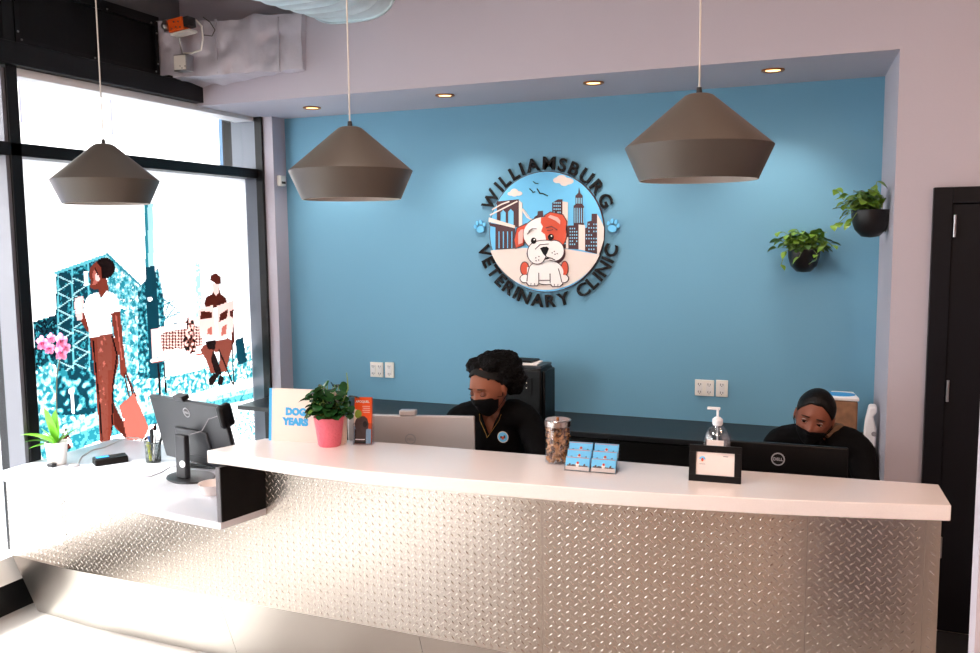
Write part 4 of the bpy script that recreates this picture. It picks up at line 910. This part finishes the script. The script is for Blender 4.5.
mb = MB().lathe([(0, .0), (.034, .0), (.034, .004)], p, 24)
for kx in range(28):
    a = 2*PI*kx/28; a2 = a+.35
    mb.tube([p+Vector((.034*math.cos(a), .034*math.sin(a), .002)), p+Vector((.037*math.cos(a2), .037*math.sin(a2), .095))], .0009, 4, False)
    mb.tube([p+Vector((.034*math.cos(a), .034*math.sin(a), .002)), p+Vector((.037*math.cos(a-.35), .037*math.sin(a-.35), .095))], .0009, 4, False)
mb.build('mesh_wall', 'mesh_cup', t); MB().lathe([(.036, .093), (.0385, .093), (.0385, .098), (.036, .098), (.036, .093)], p, 28).build('cup_rim', 'mesh_cup', t)
for (dx, dy, lx, m_, lab, L_) in ((-.015, -.005, -.22, 'pen_yellow', 'yellow highlighter pen leaning in the mesh cup', .09), (.005, .0, -.1, 'pen_black', 'thick black marker standing in the middle of the mesh cup', .15),
        (.012, -.008, .10, 'pen_white', 'white pen standing in the mesh cup', .13), (.02, .01, .25, 'pen_black', 'thin black pen leaning right in the mesh cup', .14), (-.008, .012, -.3, 'pen_blue', 'blue pen leaning left in the mesh cup', .12)):
    b0 = p+Vector((dx*.6, dy, .004)); d_ = Vector((lx, .05, 1)).normalized(); rr = .008 if 'thick' in lab or 'yellow' in lab else .005
    tt = thing('pen', lab, 'pen', tuple(b0)); MB().tube([b0, b0+d_*L_*.65], rr, 10).build('barrel', m_, tt); MB().tube([b0+d_*L_*.65, b0+d_*L_], rr*1.15, 10).build('pen_cap', m_, tt)
# ------------------------------------------------------------------ things on the back worktop
a = PY(510, 372, 4.58); b = PY(557, 372, 4.62)
t = thing('desk_printer', 'black office printer on the back worktop beside the woman with big hair', 'printer', ((a.x+b.x)/2, 4.74, .74))
x0, x1 = a.x-.12, PY(541, 372, 4.58).x+.046; ztop = PY(540, 370, 4.58).z
MB().box(x0, x1-.045, 4.58, 4.80, .74, ztop, None).build('printer_body', 'monitor_black', t, bevel=.012)
MB().box(x1-.046, x1-.03, 4.60, 4.79, .74, ztop-.01).build('side_cover', 'monitor_black', t, bevel=.01)
MB().box(x0+.02, x1-.05, 4.60, 4.79, ztop, ztop+.018).build('scanner_lid', 'monitor_grey', t, bevel=.004)
MB().box(x0+.10, x1-.1, 4.575, 4.58, ztop-.15, ztop-.05).build('control_panel', 'black_panel', t)
for q in ((520, 385), (523, 385.5), (526.5, 383), (526.5, 388), (518, 388)): MB().ball(PY(*q, 4.574), .0035, 8).build('button', 'plate_white', t)
o = MB().prism([(a.x+.01, 4.60), (a.x+.15, 4.61), (a.x+.13, 4.78), (a.x-.02, 4.76)], ztop+.0185, ztop+.024).build('paper_sheets', 'paper'); tag(o, 'loose pale papers lying on top of the black printer', 'paper')
o = MB().prism([(a.x-.08, 4.68), (a.x+.10, 4.66), (a.x+.11, 4.78), (a.x-.06, 4.79)], ztop+.0245, ztop+.036).build('dark_folder', 'black_panel'); tag(o, 'dark folder lying over the papers on the printer', 'folder')
# brown package and white bag
a = PY(829, 399, 4.62); b = PY(858, 399, 4.70)
t = thing('treat_bag', 'brown bag with a blue oval on its white top, behind the right person', 'bag', ((a.x+b.x)/2, 4.70, .74))
zt = PY(845, 402, 4.6).z
MB().prism([(a.x-.01, 4.64), (b.x, 4.64), (b.x-.01, 4.80), (a.x, 4.80)], .7405, zt).build('bag_body', 'bag_brown', t, bevel=.012)
MB().prism([(a.x-.015, 4.63), (b.x+.005, 4.63), (b.x-.02, 4.81), (a.x+.01, 4.81)], zt, zt+.018).build('white_top', 'bag_white', t, bevel=.004)
MB().lathe([(0, 0), (.07, 0), (.07, .003), (0, .003)], ((a.x+b.x)/2-.015, 4.71, zt+.018), 28, sy=.75).build('blue_oval', 'label_blue', t)
a = PZ(861, 450, .74); t = thing('white_pouch', 'crumpled white paper bag with a small emblem beside the niche wall', 'bag', (.13, 4.62, .74))
pl = [PY(862, 450, 4.6), PY(881, 449, 4.6), PY(879, 430, 4.6), PY(873, 418, 4.6), PY(879, 414, 4.6), PY(877, 408, 4.6), PY(869, 408, 4.6), PY(865, 424, 4.6)]
zmin = min(v.z for v in pl); pl = [(v.x, v.z-zmin+.741) for v in pl]
MB().prism([(min(x, .183), z) for x, z in pl], -4.68, -4.58, RX90).build('pouch_body', 'bag_white', t, bevel=.008)
MB().lathe([(0, 0), (.012, 0), (.012, .002), (0, .002)], PY(874, 434, 4.58), 16, T=RX90).build('emblem_dot', 'cable_grey', t)
# ------------------------------------------------------------------ people
def head_pt(u, v, off=0.0):
    cu_, su = math.cos(u), math.sin(u); cv, sv = math.cos(v), math.sin(v)
    x = .0755*cv*su; y = -.094*cv*cu_; z = .118*sv
    t_ = max(0, -z/.118)
    fr_ = max(0, cu_)
    x *= 1-.34*t_**1.7; 
    if y < 0: y *= 1-.10*t_**2; y = max(y, -.088+.05*abs(x)) if z > -.06 else y
    else:
        y *= 1.0-.45*t_; y *= 1.04 if z > 0 else 1
    g = lambda a, s: math.exp(-(a/s)**2)
    if cu_ > 0:
        y -= .010*g(x, .028)*g(z+.103, .022)                       # chin
        pr = 0
        if -.048 < z < .022: pr = (.022-z)/.058 if z > -.036 else max(0, (z+.048)/.012)
        y -= .021*g(x, .0105+.005*min(1, pr))*min(1, pr)               # nose
        y += .011*(g(x-.031, .018)+g(x+.031, .018))*g(z-.004, .013)    # sockets
        y -= .004*(g(x-.030, .024)+g(x+.030, .024))*g(z-.026, .009)    # brow
        y -= .004*(g(x-.045, .02)+g(x+.045, .02))*g(z+.025, .02)
        y -= .006*g(x, .022)*g(z+.062, .006)+.006*g(x, .02)*g(z+.074, .007)
    p = Vector((x, y, z))
    if off: p += Vector((x/.0755**2, y/.094**2, z/.118**2)).normalized()*off
    return p
def head_grid(u0, u1, v0, v1, nu, nv, off, T, close=False):
    vs = [T @ head_pt(u0+(u1-u0)*i/nu, v0+(v1-v0)*j/nv, off) for j in range(nv+1) for i in range(nu+1)]
    fs = [(j*(nu+1)+i, j*(nu+1)+i+1, (j+1)*(nu+1)+i+1, (j+1)*(nu+1)+i) for j in range(nv) for i in range(nu)]
    return vs, fs
def patch_solid(u0, u1, vf0, vf1, nu, nv, o0, o1, T, taper=0):
    """shell patch over the head between offsets o0..o1; v limits are functions of u"""
    vs = []
    for o_ in (o0, o1):
        for j in range(nv+1):
            for i in range(nu+1):
                u = u0+(u1-u0)*i/nu; a, b = vf0(u), vf1(u); vs.append(T @ head_pt(u, a+(b-a)*j/nv, o_ if not taper or o_ == o0 else o0+.0008+(o_-o0)*min(1, j/taper)**.6))
    n = (nu+1)*(nv+1); q = lambda i, j, s: s*n+j*(nu+1)+i; fs = []
    for j in range(nv):
        for i in range(nu): fs += [(q(i, j, 1), q(i+1, j, 1), q(i+1, j+1, 1), q(i, j+1, 1)), (q(i, j, 0), q(i, j+1, 0), q(i+1, j+1, 0), q(i+1, j, 0))]
    for i in range(nu): fs += [(q(i, 0, 0), q(i+1, 0, 0), q(i+1, 0, 1), q(i, 0, 1)), (q(i, nv, 0), q(i, nv, 1), q(i+1, nv, 1), q(i+1, nv, 0))]
    for j in range(nv): fs += [(q(0, j, 0), q(0, j, 1), q(0, j+1, 1), q(0, j+1, 0)), (q(nu, j, 0), q(nu, j+1, 0), q(nu, j+1, 1), q(nu, j, 1))]
    return MB().add(vs, fs)
def skin_mesh(pts, edges, root):
    me = bpy.data.meshes.new('sk'); bm = bmesh.new(); lay = bm.verts.layers.skin.verify(); vv = []
    for i, (p, r) in enumerate(pts):
        v = bm.verts.new(p); v[lay].radius = r if hasattr(r, '__len__') else (r, r); v[lay].use_root = (i == root); vv.append(v)
    for a, b in edges: bm.edges.new((vv[a], vv[b]))
    bm.to_mesh(me); bm.free(); o = bpy.data.objects.new('sk', me); COL.objects.link(o)
    m = o.modifiers.new('s', 'SKIN'); m.use_smooth_shade = True; s = o.modifiers.new('u', 'SUBSURF'); s.levels = 2; s.render_levels = 2
    r = evalmesh(o); bpy.data.objects.remove(o); return r
def chains(pts, edges):
    """split a skeleton tree into unbranched runs, so every skinned piece is a clean closed tube"""
    adj = {}
    for a, b in edges: adj.setdefault(a, []).append(b)
    runs = []
    def walk(path):
        nx = adj.get(path[-1], [])
        if not nx: runs.append(path); return
        walk(path+[nx[0]])
        for n_ in nx[1:]: walk([path[-1], n_])
    walk([edges[0][0]]); out = []
    for r_ in runs:
        sub = [pts[i] for i in r_]; out.append(skin_mesh(sub, [(i, i+1) for i in range(len(sub)-1)], 0))
    return out
def join_remesh(meshes, vox, smooth=2):
    bm = bmesh.new()
    for me in meshes: bm.from_mesh(me)
    bmesh.ops.recalc_face_normals(bm, faces=bm.faces)
    me = bpy.data.meshes.new('j'); bm.to_mesh(me); bm.free(); o = bpy.data.objects.new('j', me); COL.objects.link(o)
    m = o.modifiers.new('r', 'REMESH'); m.mode = 'VOXEL'; m.voxel_size = vox; m.use_smooth_shade = True
    if smooth: s = o.modifiers.new('s', 'SMOOTH'); s.iterations = smooth; s.factor = .5
    r = evalmesh(o); bpy.data.objects.remove(o); return r
def mbmesh(mb):
    me = bpy.data.meshes.new('m'); me.from_pydata([tuple(v) for v in mb.v], [], mb.f); return me
def person(lab, hc, yawd, pitd, rolld, sh, face, skin, arms, style):
    """hc head centre, sh = centre between shoulders, face = body facing angle about Z (0 = toward -Y)"""
    hc = Vector(hc); sh = Vector(sh); B = Matrix.Translation(sh) @ Matrix.Rotation(face, 4, 'Z')
    TH = Matrix.Translation(hc) @ Matrix.Rotation(yawd, 4, 'Z') @ Matrix.Rotation(pitd, 4, 'X') @ Matrix.Rotation(rolld, 4, 'Y') @ Matrix.Scale(style.get('hs', 1), 4)
    w = lambda x, y, z: B @ Vector((x, y, z))
    t = thing('person', lab, 'person', (sh.x, sh.y+.1, 0))
    nk = TH @ Vector((0, .022, -.085)); zs = sh.z
    fl = -zs+.04
    seat = style.get('seat', .50)-zs
    P = [(w(0, .10, seat+.04), (.15, .12)), (w(0, .08, seat+.18), (.125, .10)), (w(0, .04, -.13), (.135, .105)), (w(0, .02, -.02), (.10, .075)), (w(0, .01, .045), .054), (nk, .050),
         (w(-.155, .01, -.025), .052), (w(.155, .01, -.025), .052)]
    E = [(0, 1), (1, 2), (2, 3), (3, 4), (4, 5), (3, 6), (3, 7)]
    armp = []
    for k, sx in ((0, -1), (1, 1)):
        el, wr = Vector(arms[k][0]), Vector(arms[k][1]); i = len(P)
        P += [(w(sx*.175, 0, -.07), .048), (el, .038), ((el+wr)/2, .034), (wr, .024)]; E += [(6+k, i), (i, i+1), (i+1, i+2), (i+2, i+3)]; armp.append((el, wr))
    for k, sx in ((0, -1), (1, 1)):
        i = len(P)
        P += [(w(sx*.09, .04, seat+.02), .085), (w(sx*.12, -.36, seat+.03), .062), (w(sx*.12, -.35, fl+.28), .052), (w(sx*.12, -.30, fl+.05), .036), (w(sx*.13, -.44, fl+.0), .030)]
        E += [(0, i), (i, i+1), (i+1, i+2), (i+2, i+3), (i+3, i+4)]
    body = chains(P, E)
    hv, hf = head_grid(-PI, PI, -PI/2+.001, PI/2-.001, 96, 72, 0, TH); mh = MB().add(hv, hf)
    for sx in (-1, 1): mh.ball(TH @ Vector((sx*.077, .012, -.005)), (.008, .018, .030), 14, T=TH.to_3x3().to_4x4() @ Matrix.Rotation(sx*.35, 4, 'Z'))
    hb = bmesh.new(); mm = mbmesh(mh); hb.from_mesh(mm); bmesh.ops.remove_doubles(hb, verts=hb.verts, dist=.0002); bmesh.ops.recalc_face_normals(hb, faces=hb.faces); hb.to_mesh(mm); hb.free()
    parts = body+[mm]
    for (el, wr), sx in zip(armp, (-1, 1)):      # hands: palm, four fingers, thumb
        f = (wr-el); f.z *= .2; f.normalize(); s = Vector((0, 0, 1)).cross(f).normalized(); dn = Vector((0, 0, -1))
        pm = wr+f*.05; Q = [(wr-f*.01, .024), (wr+f*.03, (.030, .016)), (wr+f*.075, (.036, .018))]; parts.append(skin_mesh(Q, [(0, 1), (1, 2)], 1))
        for n_, (lx, L_) in enumerate(((-.030, .058), (-.010, .072), (.010, .068), (.029, .052))):
            b_ = wr+f*.075+s*lx; parts.append(skin_mesh([(b_-f*.032, .0105), (b_+f*L_*.42+Vector((0, 0, .005)), .009), (b_+f*L_*.75+dn*.008, .0082), (b_+f*L_*.95+dn*.022, .0072)], [(0, 1), (1, 2), (2, 3)], 0))
        b_ = wr+f*.025-s*sx*-.022*-1; parts.append(skin_mesh([(b_, .011), (b_+f*.025-s*sx*.022*1+dn*.004, .0105), (b_+f*.052-s*sx*.030+dn*.012, .009)], [(0, 1), (1, 2)], 0))
    bodym = join_remesh(parts, .0042, 1)
    link('body', bodym, skin, t, angle=180)
    # clothes: top, trousers, shoes
    Pt = [(p, (r[0]+.018+(.012 if i_ == 3 else 0), r[1]+.020+(.014 if i_ == 3 else 0)) if hasattr(r, '__len__') else r+(.024 if i_ in (6, 7) else .015)) for i_, (p, r) in enumerate(P)]
    top_idx = [0, 1, 2, 3, 6, 7, 8, 9, 10, 12, 13, 14]; mp = {o_: n_ for n_, o_ in enumerate(top_idx)}
    neckv = len(top_idx); TP = [Pt[i] for i in top_idx]+[(w(0, .02, .040), .070)]
    TE = [(mp[a], mp[b]) for a, b in E if a in mp and b in mp]+[(mp[3], neckv)]
    top = join_remesh(chains(TP, TE), .005, 4)
    Bi = B.inverted(); bm = bmesh.new(); bm.from_mesh(top); kill = []
    for f_ in bm.faces:
        c = Bi @ f_.calc_center_median(); rr = math.hypot(c.x, c.y-.012)
        if c.z > .10 or (rr < .060 and c.z > .02): kill.append(f_)
        elif c.y < -.0 and c.z > style['v'] and abs(c.x) < (c.z-style['v'])*.40: kill.append(f_)
        elif c.z < seat-.02 and c.y > -2: pass
    bmesh.ops.delete(bm, geom=kill, context='FACES')
    bmesh.ops.delete(bm, geom=[v_ for v_ in bm.verts if not v_.link_faces], context='VERTS')
    for _ in range(10):
        mv = {}
        for v_ in bm.verts:
            if v_.is_boundary:
                nb = [e_.other_vert(v_) for e_ in v_.link_edges if e_.is_boundary]
                if len(nb) == 2: mv[v_] = (nb[0].co+nb[1].co)/2
        for v_, c_ in mv.items(): v_.co = v_.co.lerp(c_, .6)
    bm.to_mesh(top); bm.free()
    from mathutils import noise
    nr = [v.normal.copy() for v in top.vertices]
    for v, n_ in zip(top.vertices, nr): v.co += n_*(.006*noise.noise(v.co*9)+.003*noise.noise(v.co*24))
    o_ = link('shirt', top, 'shirt_black', t, angle=180); so = o_.modifiers.new('s', 'SOLIDIFY'); so.thickness = .003; so.offset = -1
    li = [0]+list(range(len(P)-10, len(P))); mp = {o2: n_ for n_, o2 in enumerate(li)}
    LP = [(P[i][0], (P[i][1][0]+.012, P[i][1][1]+.012) if hasattr(P[i][1], '__len__') else P[i][1]+.014) for i in li]
    drop = [len(P)-6, len(P)-1]; LP2 = [LP[mp[i]] for i in li if i not in drop]; li2 = [i for i in li if i not in drop]; mp = {o2: n_ for n_, o2 in enumerate(li2)}
    link('trousers', join_remesh(chains(LP2, [(mp[a], mp[b]) for a, b in E if a in mp and b in mp]), .008, 3), 'trousers', t, angle=180)
    for sx in (-1, 1):
        MB().ball(w(sx*.13, -.385, fl+.005), (.05, .13, .045), 18, T=B.to_3x3().to_4x4()).build('shoe', 'shoe', t)
    # face
    for sx in (-1, 1):
        c = TH @ Vector((sx*.031, -.0705, .003)); R3 = TH.to_3x3().to_4x4()
        MB().ball(c, .0125, 18).build('eyeball', 'eye_white', t)
        if style['look'] == 'down':
            MB().ball(TH @ Vector((sx*.031, -.0715, .003)), (.0145, .0135, .0130), 18, T=R3).build('eyelid', 'lid_tan', t)
            MB().tube([TH @ Vector((sx*.031+q_*.0135, -.0853+.004*q_*q_, -.004+.003*q_*q_)) for q_ in np.linspace(-1, 1, 9)], .0013, 6).build('lashes', 'hair_sleek', t)
        else:
            ic = TH @ Vector((sx*.031-.0015, -.0800, .003)); MB().ball(ic, (.0082, .0045, .0082), 14, T=R3).build('iris', 'iris', t)
            patch_up = MB().tube([TH @ Vector((sx*.031+q_*.0135, -.0835+.0045*q_*q_, .0095-.0045*q_*q_)) for q_ in np.linspace(-1, 1, 9)], .0026, 8); patch_up.build('eyelid', skin, t)
            MB().tube([TH @ Vector((sx*.031+q_*.0135, -.0855+.0045*q_*q_, .0078-.0040*q_*q_)) for q_ in np.linspace(-1, 1, 9)], .0013, 6).build('lashes', 'hair_sleek', t)
            MB().tube([TH @ Vector((sx*.031+q_*.0135, -.0830+.0045*q_*q_, -.0055+.003*q_*q_)) for q_ in np.linspace(-1, 1, 9)], .0022, 8).build('eyelid', skin, t)
        MB().tube([TH @ Vector((sx*(.031+q_*.019), -.0915+.0085*((q_+.3)**2), .0255+.003*(1-q_*q_)-.001*q_)) for q_ in np.linspace(-1, 1, 9)], [.0012, .002, .0026, .0028, .0028, .0025, .002, .0015, .001], 8).build('eyebrow', 'hair_sleek', t)
    # mask: follows the face from nose bridge to under the chin
    ml = style['mask_top']
    vf1 = lambda u: ml-.05*abs(u)**1.5-(.10 if abs(u) > 1.0 else .0); vf0 = lambda u: -1.28+.42*(abs(u)/1.25)**2
    mk = patch_solid(-1.28, 1.28, vf0, vf1, 40, 22, .001, .0055, TH)
    mk.v = [v+(TH.to_3x3() @ Vector((0, -.003*math.exp(-((TH.inverted() @ v).x/.03)**2), 0))) for v in mk.v]
    ob = mk.build('face_mask', 'mask_black', t, angle=60)
    sm = ob.modifiers.new('s', 'SMOOTH'); sm.iterations = 6; sm.factor = .5
    for sx in (-1, 1):
        for va in (-.18, -.75):
            MB().tube([TH @ head_pt(sx*1.2, va, .005), TH @ (head_pt(sx*1.45, (va-.2)/2-.05, .006)), TH @ Vector((sx*.083, .012, .018 if va > -.5 else -.03)), TH @ Vector((sx*.082, .028, 0))], .0016, 6).build('ear_loop', 'mask_black', ob)
    return t, TH, B
# woman 1
t, TH, B = person('seated person with big black hair and a black mask, looking down', (-1.405, 3.47, 1.145), math.radians(-20), math.radians(13), math.radians(-3),
    (-1.425, 3.56, 1.03), math.radians(8), 'skin_tan', (((-1.66, 3.43, .80), (-1.56, 3.22, .785)), ((-1.14, 3.43, .80), (-1.28, 3.22, .785))), dict(v=-.10, look='down', mask_top=-.10))
hb = MB()
for (c, r) in (((0, .035, .055), (.088, .095, .085)), ((.02, .085, .06), (.095, .085, .085)), ((-.045, .05, .085), (.06, .07, .055)), ((.055, .06, .05), (.06, .075, .07)), ((.0, .03, .105), (.075, .075, .045)), ((.05, .10, .01), (.07, .06, .07)), ((-.05, .09, .01), (.05, .05, .06)), ((-.03, -.01, .105), (.055, .05, .035)), ((.035, 0, .105), (.05, .05, .035))):
    hb.ball(TH @ Vector(c), r, 20, T=TH.to_3x3().to_4x4())
hm = join_remesh([mbmesh(hb)], .005, 2)
disp(hm, .012, 28, 2); disp(hm, .006, 80, 5)
link('hair', hm, 'hair_black', t, angle=180)
MB2 = patch_solid(-1.75, 1.75, lambda u: .80-.26*abs(u)**1.3, lambda u: 1.06-.22*abs(u)**1.3, 50, 5, .003, .010, TH); MB2.build('headband', 'headband', t)
c = PY(503, 437, B.translation.y-.115)
em = MB().lathe([(0, 0), (.025, 0), (.025, .0015), (0, .0015)], c, 24, T=RX90).build('chest_emblem', 'logo_cream', t)
MB().lathe([(0, 0), (.022, 0), (.022, .0005), (0, .0005)], c+Vector((0, -.0015, 0)), 24, T=RX90).build('emblem_sky', 'logo_sky', em)
MB().box(c.x-.012, c.x-.004, c.y-.0025, c.y-.002, c.z-.006, c.z+.004).box(c.x+.004, c.x+.012, c.y-.0025, c.y-.002, c.z-.005, c.z+.008).build('emblem_skyline', 'logo_brown', em)
MB().ball(c+Vector((0, -.002, -.004)), (.006, .001, .008), 10).build('emblem_puppy', 'logo_red', em)
MB().tube([B @ Vector(v) for v in ((-.055, -.03, .03), (-.04, -.085, -.03), (-.005, -.112, -.085), (.0, -.116, -.10), (.01, -.112, -.085), (.045, -.085, -.03), (.06, -.03, .03))], .0009, 6).build('necklace', 'gold', t)
# woman 2
t, TH, B = person('seated person with sleek centre-parted hair and black mask behind the black monitor', (-.085, 3.78, 1.045), math.radians(-5), math.radians(8), math.radians(13),
    (-.07, 3.87, .95), math.radians(-10), 'skin_brown', (((-.30, 3.78, .72), (-.24, 3.56, .60)), ((.13, 3.76, .72), (.06, 3.55, .60))), dict(v=.03, look='cam', mask_top=-.22, hs=.95, seat=.43))
hair = patch_solid(-PI, PI, lambda u: (.74-.58*(max(0, abs(u)-.35)/.9)**1.4 if abs(u) < 1.25 else (.16 if abs(u) < 1.75 else .16-.6*min(1, (abs(u)-1.75)/.35))), lambda u: PI/2-.001, 90, 30, .0012, .014, TH, 9)
ho = hair.build('hair', 'hair_sleek', t, angle=60)
MB().ball(TH @ Vector((0, .108, -.005)), (.034, .028, .034), 18).build('hair_bun', 'hair_sleek', t)
hd = MB().tube([B @ Vector(v) for v in ((.045, -.06, .015), (.075, -.02, .04), (.085, .02, .04), (.07, .06, .03), (.0, .085, .03), (-.07, .06, .03), (-.08, .01, .03), (-.045, -.06, .01))], [.010, .016, .018, .02, .02, .018, .014, .009], 12).build('hood_collar', 'lanyard_tan', t)
# stools they sit on
def stool(x, y, lab, z0=0.0):
    t = thing('office_stool', lab, 'stool', (x, y, 0), 'backless stools behind the counter')
    MB().lathe([(0, .33+z0), (.15, .33+z0), (.18, .345+z0), (.185, .365+z0), (.17, .38+z0), (0, .382+z0)], (x, y, 0), 36).build('seat', 'chair_black', t)
    MB().tube([(x, y, .06), (x, y, .33+z0)], .022, 14).build('gas_column', 'stainless', t)
    for k_ in range(5):
        a = k_*2*PI/5; e = Vector((x+.24*math.cos(a), y+.24*math.sin(a), .065))
        lg = MB().tube([(x, y, .085), e], [.022, .014], 8).build('leg', 'chair_black', t); MB().ball(e-Vector((0, 0, .035)), .03, 12).build('caster', 'pen_black', lg)
stool(-1.40, 3.67, 'black round stool under the woman with big hair'); stool(-.09, 3.97, 'black round stool under the person behind the black monitor', -.05)
t = thing('door_mat', 'black mat on the floor in front of the dark door', 'mat', (.9, 3.8, 0))
MB().box(.34, 1.5, 3.3, 4.25, .0, .012).build('mat_pile', 'chair_black', t, bevel=.003)
MB().box(.31, 1.53, 3.27, 3.2999, .0, .008).box(.31, .3399, 3.2999, 4.2, 0, .008).build('rubber_edge', 'pen_black', t)
# ------------------------------------------------------------------ unseen panels behind the photographer, added to put bands in the steel reflections
struct('trim_reflected_orange', MB().box(-1.3, -.9, -2.99, -2.9, 0, 2.4), 'reflected_orange'); struct('trim_reflected_orange_right', MB().box(.2, .75, -2.99, -2.9, 0, 2.4), 'reflected_orange')
struct('trim_reflected_dark', MB().box(-.5, .0, -2.99, -2.92, 0, 2.6), 'black_frame'); struct('trim_reflected_far_right', MB().box(1.3, 2.6, -2.99, -2.9, 0, 2.4), 'reflected_orange')
# ------------------------------------------------------------------ light
W_ = bpy.data.worlds.new('sky'); SC.world = W_; W_.use_nodes = True; bg = W_.node_tree.nodes['Background']
bg.inputs[0].default_value = (.93, .96, 1, 1); bg.inputs[1].default_value = 12.0
def lamp(name, typ, loc, energy, col=(1, 1, 1), rot=None, **kw):
    l = bpy.data.lights.new(name, typ); l.energy = energy; l.color = col
    for a, b in kw.items(): setattr(l, a, b)
    o = bpy.data.objects.new(name, l); COL.objects.link(o); o.location = loc
    if rot is not None: o.rotation_mode = 'QUATERNION'; o.rotation_quaternion = Vector(rot).to_track_quat('-Z', 'Y')
    return o
lamp('sun', 'SUN', (-8, 0, 9), 13, (1, .97, .92), rot=(1, .42, -1.6), angle=math.radians(9))
for p in DL: lamp('downlight_beam', 'SPOT', (p.x, p.y, 2.585), 26, (1, .90, .82), rot=(0, .25, -1), spot_size=math.radians(95), spot_blend=.8, shadow_soft_size=.035)
for (x, y, e, c_) in ((1.3, .7, 64, (1, .66, .47)), (1.5, -1.4, 45, (1, .70, .52)), (-.8, -1.2, 40, (1, .80, .68)), (.35, 1.8, 26, (1, .63, .43)), (-1.3, 1.9, 22, (1, .84, .74)), (-2.6, -.2, 62, (1, .92, .88))):
    lamp('overhead_fill_light', 'AREA', (x, y, 3.6), e, c_, rot=(0, 0, -1), shape='SQUARE', size=.7)  # warm room light without fixtures; fill added for the bar top and header
vs = SC.view_settings; vs.view_transform = 'Standard'; vs.look = 'None'; vs.gamma = 1; vs.use_curve_mapping = False; vs.exposure = 0.12
